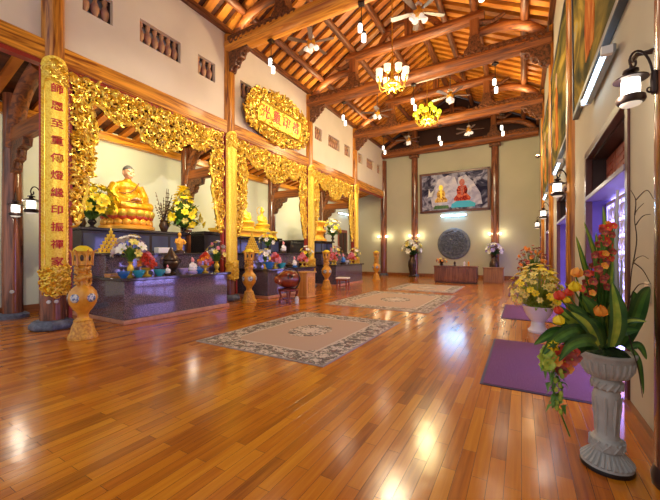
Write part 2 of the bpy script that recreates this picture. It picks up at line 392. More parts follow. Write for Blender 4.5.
# nave roof: two decks with rafters, purlins
SL = .55
def rz_(x): return 8.6+SL*(min(x-XC, XR-x))
for side in (0, 1):
    xa, xb = (XC-.1, XM) if side == 0 else (XM, XR+.1)
    za, zb = rz_(xa)+.12, rz_(xb)+.12
    mb = MB().prism([(xa,za),(xb,zb),(xb,zb+.1),(xa,za+.1)], lambda p, q, d: (p, d, q), .5, YB+.2)
    o = struct(mb.obj('ceiling_left' if side == 0 else 'ceiling_right', M['deck'], smooth=False))
    rm = MB().prism([(xa,za-.12),(xb,zb-.12),(xb,zb),(xa,za)], lambda p, q, d: (p, d, q), -.115, .115).mesh('rafter', M['rafter'], smooth=False)
    y = 2.2
    while y < YB-.1:
        link('rafter', rm, o, (0, y, 0)); y += .44
def pur(x, r=.1, dz=0):
    z = rz_(x)-.02-r+dz; return MB().tube([(x,.5,z),(x,YB,z)], r, 12)
for i, x in enumerate((XC+.75, XC+2.2, XC+3.35, XM, XR-3.35, XR-2.2, XR-.75)):
    struct(pur(x, .115 if x != XM else .14).obj('trim_%d' % (6+i), M['purlin']))
# aisle roof
mb = MB().prism([(XL-.1,5.12),(XC-.2,5.75),(XC-.2,5.85),(XL-.1,5.22)], lambda p, q, d: (p, d, q), .5, YB)
ac = struct(mb.obj('ceiling_aisle', M['deck'], smooth=False))
rm = MB().prism([(XL,5.04),(XC-.2,5.65),(XC-.2,5.76),(XL,5.15)], lambda p, q, d: (p, d, q), -.08, .08).mesh('rafter', M['rafter'], smooth=False)
y = 1.4
while y < YB-.1: link('rafter', rm, ac, (0, y, 0)); y += .42
# ------------------------------------------------------------------ columns
ORD = ['first', 'second', 'third', 'fourth']
NEAR = ['beside the near gold vase, at the left of the room', 'between the first and second altar', 'between the second and third altar', 'past the third altar']
for k, y in enumerate(CY):
    t = thing('wooden_column', 'tall round dark wood nave column %s' % NEAR[k], 'column', (XC, y, 0), group='left nave columns')
    MB().lathe([(.36,0),(.38,.04),(.37,.10),(.31,.16),(.28,.18)], 8, a0=PI/8).obj('stone_base', M['stone'], t, bevel=.02)
    MB().lathe([(.208,.18),(.213,1.2),(.205,3.5),(.20,5.25)], 28).obj('shaft', M['col_z'], t)
    MB().lathe([(.19,5.25),(.185,7),(.18,8.4)], 24).obj('upper_post', M['post_z'], t)
    if k == 0:
        for a in (-.62, -.1):
            b = MB(); b.M = Matrix.Rotation(a, 4, 'Z'); b.lathe([(.035,0),(.035,.02),(.02,.025)], 12); 
            b.v = [(Matrix.Rotation(a,4,'Z') @ Vector((.212+v3[2], 0, .55))+Matrix.Rotation(a,4,'Z') @ Vector((0, v3[0], v3[1])))[:] for v3 in MB().lathe([(.035,0),(.035,.02),(.02,.025)], 12).v]
            b.obj('button', M['whitemetal'], t)
    # carved bracket at the top, into the nave
    z = 7.82
    mb = MB().prism([(.1,z-.62),(.22,z-.60),(.28,z-.48),(.40,z-.46),(.46,z-.30),(.62,z-.26),(.68,z-.10),(.9,z-.04),(.9,z+.02),(.1,z+.02)], lambda p, q, d: (p, d, q), -.12, .12)
    for c, r in (((.26,0,z-.5),.13), ((.47,0,z-.32),.13), ((.7,0,z-.14),.11)):
        mb.torus(c, r*.6, r*.38, 14, 6, 'y')
    mb.obj('bracket', M['carve'], t, bevel=.015)
for k, y in enumerate(CY):
    t = thing('wall_post', 'round brown wood post standing against the right wall, %s' % ['nearest, at the edge of view', 'second, between the two nearest doors', 'third, past the second door', 'fourth, past the third door'][k], 'column', (XR+(.07 if k == 0 else .03), y, 0), group='right wall posts')
    MB().lathe([(.165,0),(.17,.05),(.15,.12)], 16).obj('stone_base', M['darkdoor'], t)
    MB().lathe([(.15,.12),(.15,4),(.145,8.4)], 24).obj('shaft', M['post_z'] if k else M['col_z'], t)
    z = 7.82
    mb = MB().prism([(-.1,z-.62),(-.22,z-.60),(-.28,z-.48),(-.40,z-.46),(-.46,z-.30),(-.62,z-.26),(-.68,z-.10),(-.9,z-.04),(-.9,z+.02),(-.1,z+.02)], lambda p, q, d: (p, d, q), -.12, .12)
    for c, r in (((-.26,0,z-.5),.13), ((-.47,0,z-.32),.13), ((-.7,0,z-.14),.11)): mb.torus(c, r*.6, r*.38, 14, 6, 'y')
    mb.obj('bracket', M['carve'], t, bevel=.015)
for k, (x, lab) in enumerate(((XC+.02, 'brown wood post in the back left corner of the hall'), (-5.97, 'brown wood post left of the round relief on the back wall'), (-1.32, 'brown wood post right of the round relief on the back wall'))):
    t = thing('wall_post', lab, 'column', (x, YB-.02, 0), group='back wall posts')
    MB().lathe([(.3,0),(.31,.06),(.25,.14)], 16).obj('stone_base', M['stone'], t)
    MB().lathe([(.22,.14),(.215,4),(.2,7.7)], 24).obj('shaft', M['col_z'], t)
    if k: MB().box(-.3, .3, -.3, .1, 7.6, 7.76).obj('capital', M['carve'], t, bevel=.02)
# outer aisle columns with their little trusses
for k, y in enumerate(CY):
    t = thing('aisle_column', 'brown aisle column and roof bracket by the outer wall, %s' % ['nearest, at the left edge', 'behind the right end of the first altar', 'behind the second altar', 'behind the third altar'][k], 'column', (XL+.55, y, 0), group='aisle columns')
    MB().lathe([(.3,0),(.3,.08),(.24,.12)], 16).obj('stone_base', M['stone'], t)
    MB().lathe([(.19,.12),(.195,1.5),(.17,5.15)], 24).obj('shaft', M['col_z'], t)
    mb = MB().box(.1, 1.9, -.1, .1, 4.02, 4.36); mb.obj('tie_beam', M['truss_x'], t, bevel=.03)
    mb = MB().tube(bez((.12,0,3.9), (.2,0,4.9), (.7,0,5.2), (1.5,0,5.4), 14), .16, 10, flat=.8); mb.obj('curved_brace', M['truss_x'], t)
    mb = MB().prism([(.1,3.3),(.3,3.36),(.34,3.55),(.52,3.6),(.56,3.8),(.85,3.85),(.9,4.03),(.1,4.03)], lambda p, q, d: (p, d, q), -.09, .09)
    for c, r in (((.3,0,3.5),.12), ((.55,0,3.75),.12)): mb.torus(c, r*.6, r*.4, 14, 6, 'y')
    mb.obj('bracket', M['carve'], t, bevel=.01)
    if k == 0:
        b = MB(); b.lathe([(.04,0),(.04,.02),(.02,.025)], 12); b.v = [(.19*.94+v[2], -.19*.34+v[0], .62+v[1]) for v in b.v]; b.obj('button', M['whitemetal'], t)
# ------------------------------------------------------------------ roof trusses
for k, y in enumerate(CY[1:]+[YB-.28]):
    lab = ['nearest roof truss, with the broad bright orange tie beam', 'second roof truss, crossing behind the gold chandelier', 'third roof truss, behind the yellow-green chandelier', 'last roof truss, resting along the back wall'][k]
    t = thing('roof_truss', lab, 'roof truss', (0, y, 0), group='roof trusses')
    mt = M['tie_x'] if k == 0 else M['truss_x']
    pts = [(XC+.05,0,8.02),(XC+1,0,8.03),(XM,0,7.98),(XR-1,0,8.03),(XR-.05,0,8.02)]
    MB().tube(pts, [.235,.25,.26,.25,.235], 14, flat=.95).obj('tie_beam', mt, t)
    for sg in (1, -1):
        x0 = XC if sg > 0 else XR
        mb = MB()
        for q in range(12):
            for yy in (-.2, .2): mb.torus((x0+sg*(.35+q*.21), yy, 8.09), .085, .05, 12, 6, 'y')
        mb.box(min(x0+sg*.15, x0+sg*1.9), max(x0+sg*.15, x0+sg*1.9), -.2, .2, 8.1, 8.27)
        mb.obj('carving', M['carve'], t, bevel=.01)
        xp = x0+sg*2.2
        MB().box(xp-.15, xp+.15, -.15, .15, 8.2, rz_(xp)-.2).obj('post', M['truss_z'], t, bevel=.03)
        mb = MB().prism([(-.34,8.2),(.34,8.2),(.3,8.34),(.2,8.42),(.16,8.75),(-.16,8.75),(-.2,8.42),(-.3,8.34)], lambda p, q, d: (xp+p, d, q), -.19, .19); mb.obj('post_foot', M['carve'], t, bevel=.02)
        ar = bez((x0+sg*.25,0,8.3), (x0+sg*.7,0,8.75), (x0+sg*1.2,0,9.0), (xp,0,8.85), 12)
        MB().tube(ar, [.10+.03*math.sin(PI*i/12) for i in range(13)], 10, flat=1.25).obj('curved_brace', M['truss_x'], t)
        MB().tube([(xp,0,9.25),(xp-sg*.55,0,9.1),(xp-sg*.9,0,9.28)], [.12,.10,.05], 8).obj('corbel', M['carve'], t)
    MB().tube([(XC+1.9,0,9.42),(XM,0,9.40),(XR-1.9,0,9.42)], [.18,.19,.18], 12).obj('collar_beam', M['truss_x'], t)
    MB().box(XM-.13, XM+.13, -.13, .13, 9.5, rz_(XM)-.22).obj('king_post', M['truss_z'], t, bevel=.03)
    for sg in (1, -1):
        ar = bez((XM+sg*1.15,0,9.5), (XM+sg*.9,0,10.0), (XM+sg*.5,0,10.2), (XM+sg*.1,0,10.15), 10)
        MB().tube(ar, .1, 8, flat=1.2).obj('king_brace', M['truss_x'], t)
# ------------------------------------------------------------------ gilt carving
def inside(p, q, poly):
    c = False; n = len(poly); j = n-1
    for i in range(n):
        if (poly[i][1] > q) != (poly[j][1] > q) and p < (poly[j][0]-poly[i][0])*(q-poly[i][1])/(poly[j][1]-poly[i][1])+poly[i][0]: c = not c
        j = i
    return c
def scrolls(mb, poly, n, fn, rmin=.045, rmax=.10, seed=1, tube=.24):      # leaf scrolls laid inside poly; fn(p,q,d) -> point
    R = random.Random(seed); xs = [p[0] for p in poly]; zs = [p[1] for p in poly]; pts = []; tries = 0
    while len(pts) < n and tries < n*40:
        tries += 1
        p, q = R.uniform(min(xs), max(xs)), R.uniform(min(zs), max(zs))
        if not inside(p, q, poly): continue
        if any((p-a)**2+(q-b)**2 < (rmin*.95)**2 for a, b in pts): continue
        pts.append((p, q)); r = R.uniform(rmin, rmax); a0 = R.uniform(0, 2*PI); sw = R.choice((-1,1))*R.uniform(3.2, 5.4); d0 = R.uniform(0, .05)
        path = []; rad = []
        for i in range(9):
            u = i/8; rr = r*(1-.72*u); a = a0+sw*u
            path.append(fn(p+rr*math.cos(a), q+rr*math.sin(a), d0+.03*math.sin(PI*u)+.03*u)); rad.append(r*tube*(.35+.9*math.sin(PI*min(1,.15+.8*u)))) 
        mb.tube(path, rad, 5)
        if R.random() < .45:
            a = R.uniform(0, 2*PI); l = r*1.5
            pa = [fn(p+math.cos(a)*l*t, q+math.sin(a)*l*t, d0+.04*math.sin(PI*t)) for t in (0,.35,.7,1)]
            mb.tube(pa, [r*.12, r*.32, r*.26, .004], 5)
    return mb
half = [(0,5.18),(0,2.15),(.08,2.15),(.15,2.32),(.2,2.6),(.27,2.85),(.25,3.05),(.36,3.3),(.40,3.5),(.33,3.7),(.43,3.95),(.46,4.2),(.36,4.5),(.28,4.66),(.40,4.76),(.58,4.70),(.72,4.55),(.92,4.48),(1.1,4.56),(1.2,4.60),(1.36,4.5),(1.55,4.28),(1.8,4.2),(1.975,4.17)]
W = 3.95; poly = half+[(W-p, q) for p, q in reversed(half[:-1])]
fz = lambda p, q, d: (d, p, q)
zc = [(p, q) for p, q in poly]
fm = scrolls(MB(), zc, 950, fz, .06, .125, 5, .2).mesh('carving', M['gold'], ang=60)
rim = MB(); rim.tube([(.05,p,q) for p, q in half[1:]+[(W-p, q) for p, q in reversed(half[1:-1])]], .036, 6)
rim.tube([(.03,p*1.0,q+.0) for p, q in ((0,5.17),(W,5.17))], .03, 6)
rimm = rim.mesh('rim', M['goldy'])
bk = MB().prism(poly, fz, -.035, -.02).mesh('ground', M['ground'], smooth=False)  # dark sheet added behind the openwork, shade of its gaps as colour
for k, y in enumerate(CY):
    if k == 3: continue
    t = thing('carved_frieze', ['openwork gold carved frieze hanging over the first altar, with the monk statue', 'openwork gold carved frieze hanging over the second altar, below the gold plaque', 'openwork gold carved frieze hanging over the third, farthest altar'][k], 'carving', (XC+.02, y+.31, 0), group='gilt friezes')
    
    for q in (-.035, W+.035): MB().box(-.05, .05, q-.035, q+.035, 0, 5.18).obj('side_rail', M['gilt_red'], t, bevel=.006)
    link('ground', bk, t); link('carving', fm, t); link('rim', rimm, t)
# last bay: frieze as well
# couplet boards on the columns
def cyl(r): return lambda p, q, d: ((r+d)*math.cos(p/r), (r+d)*math.sin(p/r), q)
def board(k, y):
    r = .222; c = cyl(r); wd = .255
    t = thing('couplet_board', ['curved gold board with a column of red characters, on the nearest column', 'curved gold board on the column between the first and second altar', 'curved gold board on the column between the second and third altar', 'curved gold board on the column past the third altar'][k], 'board', (XC, y, 0), -.06 if k == 0 else 0, group='gold couplet boards')
    n = 20; mb = MB()
    pl = [(-wd+2*wd*i/n, .95+.0) for i in range(n+1)]
    vs = []; fs = []
    for i in range(n+1):
        p = -wd+2*wd*i/n; cap = .16*math.sqrt(max(0, 1-(p/wd)**2))
        for d in (0, .022):
            vs += [c(p, .82-cap*.6, d), c(p, 5.12+cap*1.4, d)]
    for i in range(n):
        a, b = i*4, i*4+4
        fs += [(a+2, b+2, b+3, a+3), (a+1, b+1, b, a), (a, b, b+2, a+2), (a+3, b+3, b+1, a+1)]
    fs += [(0,2,3,1), (n*4, n*4+1, n*4+3, n*4+2)]
    mb.add(vs, fs).obj('board', M['boardgold'], t)
    e = MB()
    for s in (-1, 1):
        e.tube([c(s*wd, .8, .02), c(s*wd, 5.12, .02)], .022, 8)
    e.mi = 1
    for s in (-1, 1): e.tube([c(s*wd*.70, 1.2, .026), c(s*wd*.70, 4.85, .026)], .012, 6)
    e.obj('border', [M['gilt_red'], M['gold']], t)
    for s in (-1, 1):                                  # raised zigzag in the side bands
        pt = MB(); pt.tube([c(s*wd*(.78+.12*(i % 2)), 1.25+i*.035, .026) for i in range(100)], .011, 5); pt.obj('border_zigzag', M['gold'], t)
    cr = MB(); scrolls(cr, [(-wd*.74,4.86),(wd*.74,4.86),(wd*.74,5.1),(wd*.45,5.22),(0,5.26),(-wd*.45,5.22),(-wd*.74,5.1)], 170, lambda p, q, d: c(p, q, d*.3+.02), .026, .05, 9)
    cr.obj('top_crest', M['gold'], t, ang=60)
    cr = MB(); scrolls(cr, [(-wd*.8,1.22),(wd*.8,1.22),(wd*.85,.80),(wd*.5,.70),(0,.66),(-wd*.5,.70),(-wd*.85,.80)], 200, lambda p, q, d: c(p, q, d*.7+.02), .03, .06, 10)
    cr.obj('bottom_crest', M['gold'], t, ang=60)
    if k == 0:
        for i, ch in enumerate('師恩至重傳燈繼印振禪家'):
            vs, fs = text_mesh(ch, .19)
            zc = 4.70-i*.338
            MB().add([c(v[0], zc+v[1], .03+v[2]) for v in vs], fs).obj('character', M['red'], t, smooth=False)
for k, y in enumerate(CY): board(k, y)
# plaque over the second bay
t = thing('gold_plaque', 'big gold carved plaque with red characters, tilted over the second bay', 'plaque', (XC+.12, 9.72, 5.60)); t.rotation_euler = (0, math.radians(12), 0); t.scale = (1, 1.06, 1.04)
pq = [(-1.5,.28),(-1.0,.12),(-.5,.05),(0,0),(.5,.05),(1.0,.12),(1.55,.28),(1.72,.65),(1.6,1.05),(1.35,1.38),(.8,1.5),(.35,1.6),(0,1.7),(-.35,1.6),(-.8,1.52),(-1.4,1.42),(-1.66,1.05),(-1.72,.65)]
MB().prism(pq, fz, -.05, 0).obj('backing', M['ground'], t, smooth=False)  # dark colour paints the shade between the scrolls
inn = [(-1.12,.45),(1.12,.45),(1.2,.8),(1.12,1.12),(-1.12,1.12),(-1.2,.8)]
MB().prism(inn, fz, .02, .09).obj('field', M['goldy'], t, bevel=.02)
R = MB(); R.tube([(.1,p,q) for p, q in inn+inn[:1]], .035, 6); scrolls(R, pq, 900, lambda p, q, d: (d+.0, p, q), .05, .11, 21)
R.v = R.v; keep = R
keep.obj('carving', M['gold'], t, ang=60)
for i, ch in enumerate('光重印祖'):
    vs, fs = text_mesh(ch, .42); MB().add([(.095+v[2], -.83+i*.55+v[0], .80+v[1]) for v in vs], fs).obj('character', M['red'], t, smooth=False)

# ------------------------------------------------------------------ altars
ALT = [5.2, 9.72, 14.3]
for k, y in enumerate(ALT):
    t = thing('stone_altar', ['dark polished granite altar in the first bay, nearest', 'dark polished granite altar in the second bay, behind the drum', 'dark polished granite altar in the third bay, farthest'][k], 'altar', (-8.35, y, 0), group='granite altars')
    MB().box(-2.05, 1.22, -1.43, 1.43, 0, .085).obj('plinth', M['plinth'], t, bevel=.01)
    MB().box(-2.0, 1.17, -1.40, 1.40, .085, .90).obj('body', M['granite'], t, bevel=.01)
    MB().box(-2.05, 1.25, -1.47, 1.47, .90, .97).obj('top_slab', M['granite_top'], t, bevel=.012)
    t = thing('altar_tier', ['dark granite upper tier standing on the first altar', 'dark granite upper tier standing on the second altar', 'dark granite upper tier standing on the third altar'][k], 'altar tier', (-8.35, y, .97), group='granite altar tiers')
    MB().box(-2.0, .42, -1.40, 1.40, 0, .48).obj('body', M['granite'], t, bevel=.008)
    MB().box(-2.03, .48, -1.45, 1.45, .48, .53).obj('slab', M['granite_top'], t, bevel=.008)
    t = thing('statue_bench', ['black lacquer bench on the first altar tier, carrying the monk statue', 'black lacquer bench on the second altar tier, carrying the gold dais', 'black lacquer bench on the third altar tier, carrying the orange pedestal'][k], 'bench', (-8.35, y, 0), group='statue benches')
    MB().box(-2.0, -.62, -1.42, 1.42, 1.5, 2.05).obj('body', M['blackwood'], t, bevel=.01)
    mb = MB().box(-2.05, -.52, -1.5, 1.5, 2.05, 2.12); mb.obj('bench_top', M['blackwood'], t, bevel=.01)
    mb = MB()
    for q in range(5): mb.box(-.625, -.612, -1.38+q*.56, -.9+q*.56, 1.56, 1.98)  # added panels, blue of the reflected doors painted as their colour
    mb.obj('reflection_panel', mat('blue door reflection', (.05,.07,.16), .06, spec=.9), t)

# ------------------------------------------------------------------ statues
def lotus_base(t, R=.68, h=.55):
    MB().lathe([(R*.95,0),(R,.03),(R,.10),(R*.86,.14),(R*.80,.2),(R*.80,h*.62),(R*.9,h*.7),(R*.92,h),(R*.5,h)], 28).obj('lotus_base', M['lotusor'], t)
    for row, (z, m_, up, n) in enumerate(((h*.62,'lotusred',1,18), (h*.40,'lotusor',-1,18), (h*.80,'goldy',1,18))):
        mb = MB()
        for q in range(n):
            a = 2*PI*(q+.5*row)/n; r = R*(.86+.06*(row == 2))
            mb.ell((r*math.cos(a), r*math.sin(a), z), (.05, R*.17, h*.19), 8, (0, up*.25, a))
        mb.obj('lotus_petals', M[m_], t)
def hand(mb, p, yaw, L=.17, sgn=1):
    mm = mb.M; mb.M = Matrix.Translation(p) @ Matrix.Rotation(yaw, 4, 'Z')
    mb.ell((0,0,0), (L*.42, L*.30, L*.16), 10)
    for i, l in enumerate((.34,.42,.45,.38)):
        yy = (-.21+.14*i)*L; mb.tube([(L*.25,yy,0), (L*.45,yy,.02), (L*(.45+l*.6),yy,.005), (L*(.45+l),yy,-.015)], [L*.075,L*.072,L*.065,L*.05], 7)
    mb.tube([(-L*.1,sgn*L*.25,0), (L*.15,sgn*L*.46,.015), (L*.38,sgn*L*.48,.012)], [L*.085,L*.08,L*.055], 7)
    mb.M = mm
t = thing('monk_statue', 'golden robed statue of a seated monk on a red and gold lotus base', 'statue', (-9.5, 5.12, 2.12))
lotus_base(t)
Z0 = .55
b = MB()
b.ell((-.02,0,.34+Z0), (.24,.31,.36), 18); b.ell((-.01,0,.66+Z0), (.20,.35,.19), 18); b.ell((.03,0,.22+Z0), (.28,.33,.22), 16)
b.tube([(0,0,.78+Z0),(.02,0,.9+Z0)], [.12,.085], 12)
for s in (-1, 1):
    b.tube([(-.01,s*.31,.70+Z0),(.0,s*.41,.52+Z0),(.09,s*.42,.34+Z0)], [.125,.125,.13], 12)
    b.tube([(.09,s*.42,.34+Z0),(.24,s*.28,.25+Z0),(.36,s*.12,.23+Z0)], [.13,.12,.10], 12)
    b.tube([(0,s*.2,.13+Z0),(.22,s*.52,.11+Z0),(.40,s*.40,.10+Z0),(.46,-s*.1,.10+Z0)], [.16,.15,.12,.10], 12)
b.ell((.2,0,.06+Z0), (.40,.56,.065), 18)
blob('body', b, M['robe'], t, .022, 3)
b = MB(); c = (.05,0,1.06+Z0)
b.ell(c, (.15,.132,.19), 18); b.ell((.09,0,.98+Z0), (.105,.10,.10), 14); b.tube([(.02,0,.84+Z0),(.02,0,1.0+Z0)], .078, 12)
b.ell((.205,0,1.03+Z0), (.028,.024,.045), 10)
for s in (-1, 1):
    b.ell((.03,s*.135,1.04+Z0), (.03,.02,.062), 10); b.ell((.165,s*.06,1.105+Z0), (.035,.04,.014), 8); b.ell((.15,s*.07,1.0+Z0), (.05,.04,.045), 10)
b.ell((.183,0,.965+Z0), (.022,.045,.010), 8); b.ell((.178,0,.948+Z0), (.022,.036,.011), 8)
h = blob('head', b, M['skin'], t, .011, 2)
b = MB()
for s in (-1, 1): b.ell((.183,s*.052,1.072+Z0), (.02,.026,.008), 8)
b.obj('eye', M['black'], h)
b = MB(); b.ell((.035,0,1.09+Z0), (.156,.138,.175), 18); b.v = [v for v in b.v]
hv = MB(); hv.add([(v[0], v[1], max(v[2], 1.115+Z0+.25*max(0, v[0]-.05))) for v in b.v], b.f); hv.obj('hair', M['hair'], h)
b = MB(); hand(b, (.40,.05,.30+Z0), 2.2+PI, .2, 1); hand(b, (.40,-.05,.27+Z0), -2.2+PI, .2, -1)
blob('hands', b, M['skin'], t, .011, 1)
b = MB(); b.tube([(.10,.26,.80+Z0),(.215,.10,.62+Z0),(.27,-.05,.50+Z0),(.25,-.22,.44+Z0),(.15,-.36,.46+Z0)], [.014,.02,.022,.02,.014], 8)
b.tube([(.36,-.18,.22+Z0),(.47,-.3,.2+Z0),(.52,-.1,.18+Z0),(.53,.1,.19+Z0)], .012, 6); b.obj('robe_edge', M['sash'], t)
def small_buddha(lab, loc, s=1.0, halo=False):
    t = thing('buddha_statue', lab, 'statue', loc, group='golden triad')
    MB().lathe([(.33*s,0),(.36*s,.04),(.30*s,.09),(.30*s,.12),(.36*s,.2*s)], 20).obj('lotus_base', M['goldy'], t)
    b = MB(); z = .2*s
    b.ell((0,0,z+.26*s), (.15*s,.19*s,.24*s), 14); b.ell((.06*s,0,z+.06*s), (.28*s,.36*s,.08*s), 14); b.ell((.02*s,0,z+.66*s), (.095*s,.085*s,.12*s), 12); b.ell((0,0,z+.79*s), .045*s, 8)
    b.tube([(0,0,z+.4*s),(0,0,z+.6*s)], .06*s, 8); b.ell((.115*s,0,z+.65*s), .022*s, 8)
    for q in (-1, 1): b.tube([(0,q*.17*s,z+.42*s),(.03*s,q*.23*s,z+.25*s),(.17*s,q*.10*s,z+.2*s),(.22*s,0,z+.17*s)], [.07*s,.065*s,.05*s,.045*s], 8); b.ell((0,q*.09*s,z+.65*s), (.02*s,.012*s,.05*s), 8)
    blob('body', b, M['goldy'], t, .018, 1)
    MB().torus((-.12*s,0,z+.66*s), .17*s, .014*s, 20, 6, 'x').obj('halo', M['gold'], t)
t = thing('gilt_dais', 'long gold dais carrying the golden statues of the second altar', 'stand', (-9.55, 9.72, 2.12))
MB().box(-.42, .42, -1.46, 1.46, 0, .08).obj('foot', M['goldy'], t, bevel=.01); MB().box(-.38, .38, -1.45, 1.45, .08, .22).obj('body', M['lotusor'], t, bevel=.01); MB().box(-.44, .44, -1.47, 1.47, .22, .30).obj('top', M['goldy'], t, bevel=.01)
for lab, yy, s in (('golden seated figure at the left end of the gold dais', 8.62, 1.0), ('taller golden seated figure in the middle of the gold dais', 9.62, 1.12), ('golden seated figure right of the taller one on the gold dais', 10.62, 1.0)):
    small_buddha(lab, (-9.5, yy, 2.42), s)
t = thing('gilt_pedestal', 'stepped orange and gold pedestal on the third altar', 'stand', (-9.3, 14.6, 2.12))
MB().lathe([(.55,0),(.55,.1),(.42,.16),(.36,.3),(.42,.42),(.52,.48),(.52,.56),(.4,.6),(.34,.75),(.44,.85),(.5,.95)], 8, a0=PI/8).obj('body', M['lotusor'], t, bevel=.01)
MB().lathe([(.53,.95),(.53,1.02),(.4,1.04)], 8, a0=PI/8).obj('top', M['goldy'], t)

# ------------------------------------------------------------------ flowers and offerings
def star_flower(mt, n=6, l=.06, wv=.35, cup=.5, ctr='lime'):
    mb = MB()
    for i in range(n):
        a = 2*PI*i/n; d = Vector((math.cos(a), math.sin(a), 0))
        mb.blade([d*l*.05, d*l*.45+Vector((0,0,l*cup*.7)), d*l*.85+Vector((0,0,l*cup)), d*l*1.1+Vector((0,0,l*cup*.8))], l*wv, (0,0,1), .15)
    mb.mi = 1; mb.ell((0,0,l*.2), l*.16, 6)
    return mb.mesh('blossom', [M[mt], M[ctr]])
def tulip(mt, l=.05):
    mb = MB()
    for i in range(6):
        a = 2*PI*i/6; d = Vector((math.cos(a), math.sin(a), 0)); k = 1 if i % 2 else .85
        mb.blade([d*l*.1, d*l*.55*k+Vector((0,0,l*.35)), d*l*.6*k+Vector((0,0,l*.95)), d*l*.32*k+Vector((0,0,l*1.5))], l*.46, tuple(d), .3)
    return mb.mesh('blossom', [M[mt]])
def pom(mt, l=.05):
    mb = MB(); R = random.Random(3)
    for i in range(26):
        z = 1-2*(i+.5)/26; a = i*2.4; r = math.sqrt(1-z*z); d = Vector((r*math.cos(a), r*math.sin(a), z))
        mb.blade([d*l*.3, d*l*.8, d*l*1.05], l*.3, (0.1,.2,1), .3)
    mb.ell((0,0,0), l*.55, 8)
    return mb.mesh('blossom', [M[mt]])
FL = {'yellow': star_flower('yellow', 7, .075), 'white': star_flower('white', 6, .085), 'pink': pom('pink', .055), 'red': pom('redf', .05), 'pale': star_flower('paleyellow', 6, .07), 'orange': pom('orange', .05), 'maroon': star_flower('maroon', 5, .05, .5), 'lilac': star_flower('lilac', 6, .07)}
def bouquet(name, lab, loc, colors, n, R, H, vase=None, z0=0, group=None, leaves=20, up=.5, fs=1.0, seed=1, leafmat='green', cone=False, stemz=None):
    t = thing(name, lab, 'flowers', loc, 0, group); r = random.Random(seed)
    if vase: vase(t)
    fo = MB(); top = z0+H
    pos = []
    for i in range(n):
        f = (i+.5)/n; a = i*2.4+r.uniform(-.3,.3)
        if cone: zz = z0+H*(.08+.92*f); rr = R*(1-f*.92)*r.uniform(.8,1.05)
        else: ph = math.acos(1-1.35*f); rr = R*math.sin(ph)*r.uniform(.75,1.05); zz = z0+H*(.45+.55*math.cos(ph))*r.uniform(.92,1.05)
        pos.append(Vector((rr*math.cos(a), rr*math.sin(a), zz)))
    for p in pos:
        q = p-Vector((p.x, p.y, 0))*.1-Vector((0,0,.02)); fo.tube([(0,0,z0-.03), (p.x*.4, p.y*.4, z0+(q.z-z0)*.55), q], .006, 5)
    for i in range(leaves):
        a = r.uniform(0, 2*PI); l = r.uniform(.5, 1.0); e = Vector((math.cos(a)*R*l, math.sin(a)*R*l, z0+H*r.uniform(.05, up*1.3)))
        fo.blade([(0,0,z0), e*.5+Vector((0,0,z0*.5+H*.14)), e], .03*fs*1.3*max(.6, R/.25))
    fo.obj('foliage', M[leafmat], t)
    for i, p in enumerate(pos):
        d = (p-Vector((0,0,z0+H*.25))).normalized()
        q = d.to_track_quat('Z', 'Y').to_euler()
        link('blossom', FL[colors[i % len(colors)]], t, p, rot=q, scale=fs*r.uniform(.85, 1.2))
    return t
def gvase(h=.25, r=.07, m='goldy'):
    def f(t): MB().lathe([(r*.8,0),(r*.85,h*.05),(r*.4,h*.15),(r*.45,h*.22),(r*.95,h*.5),(r*.8,h*.68),(r*.42,h*.82),(r*.5,h*.9),(r*.85,h)], 16).obj('vase', M[m], t)
    return f
T1, T2, T3 = .97, 1.5, 2.12
bouquet('flower_vase', 'slim gold vase of white lilies on the front edge of the first altar', (-7.45, 4.08, T1), ['white','pale','white','lilac'], 15, .27, .56, gvase(.34,.075), .33, 'altar bouquets', 16, seed=2, fs=1.5)
bouquet('flower_vase', 'yellow flower bouquet beside the left knee of the monk statue', (-9.0, 4.02, T3), ['yellow'], 44, .5, .85, gvase(.25,.1,'blackwood'), .18, 'altar bouquets', 40, seed=3, fs=1.5)
bouquet('flower_vase', 'tall yellow flower bouquet right of the monk statue, by the column', (-8.9, 6.45, T3), ['yellow','yellow','pale'], 60, .58, 1.25, gvase(.22,.1,'blackwood'), .12, 'altar bouquets', 40, seed=4, fs=1.5, cone=True)
bouquet('flower_vase', 'bouquet of pale pink and white flowers at the right end of the first altar', (-7.5, 6.5, T1), ['white','pale','pink'], 16, .26, .55, gvase(.3,.08), .28, 'altar bouquets', 30, seed=5)
bouquet('flower_vase', 'green and yellow bouquet on the upper tier of the second altar', (-8.15, 9.45, T2), ['pale','white','yellow'], 14, .3, .5, gvase(.25,.08,'blackwood'), .24, 'altar bouquets', 30, seed=6)
bouquet('flower_vase', 'small greenish bouquet left of the blue bowl on the second altar', (-7.5, 8.55, T1), ['pale','white'], 9, .2, .4, gvase(.25,.07), .24, 'altar bouquets', 20, seed=7)
bouquet('flower_vase', 'pale bouquet at the right end of the second altar', (-7.45, 10.95, T1), ['pale','yellow','white'], 14, .26, .55, gvase(.3,.08), .28, 'altar bouquets', 26, seed=8)
bouquet('flower_vase', 'big yellow and white bouquet high on the third altar', (-8.8, 15.45, T3), ['yellow','pale','white'], 26, .5, .95, gvase(.3,.1,'blackwood'), .26, 'altar bouquets', 36, seed=9, fs=1.5)
bouquet('flower_vase', 'white and pink bouquet on the front of the third altar', (-7.5, 13.4, T1), ['white','pink','pale'], 14, .3, .55, gvase(.3,.08), .28, 'altar bouquets', 30, seed=10, fs=1.2)
bouquet('flower_vase', 'pale flower bouquet at the right end of the third altar', (-7.45, 15.4, T1), ['pale','white'], 12, .3, .5, gvase(.3,.08), .28, 'altar bouquets', 30, seed=11, fs=1.2)
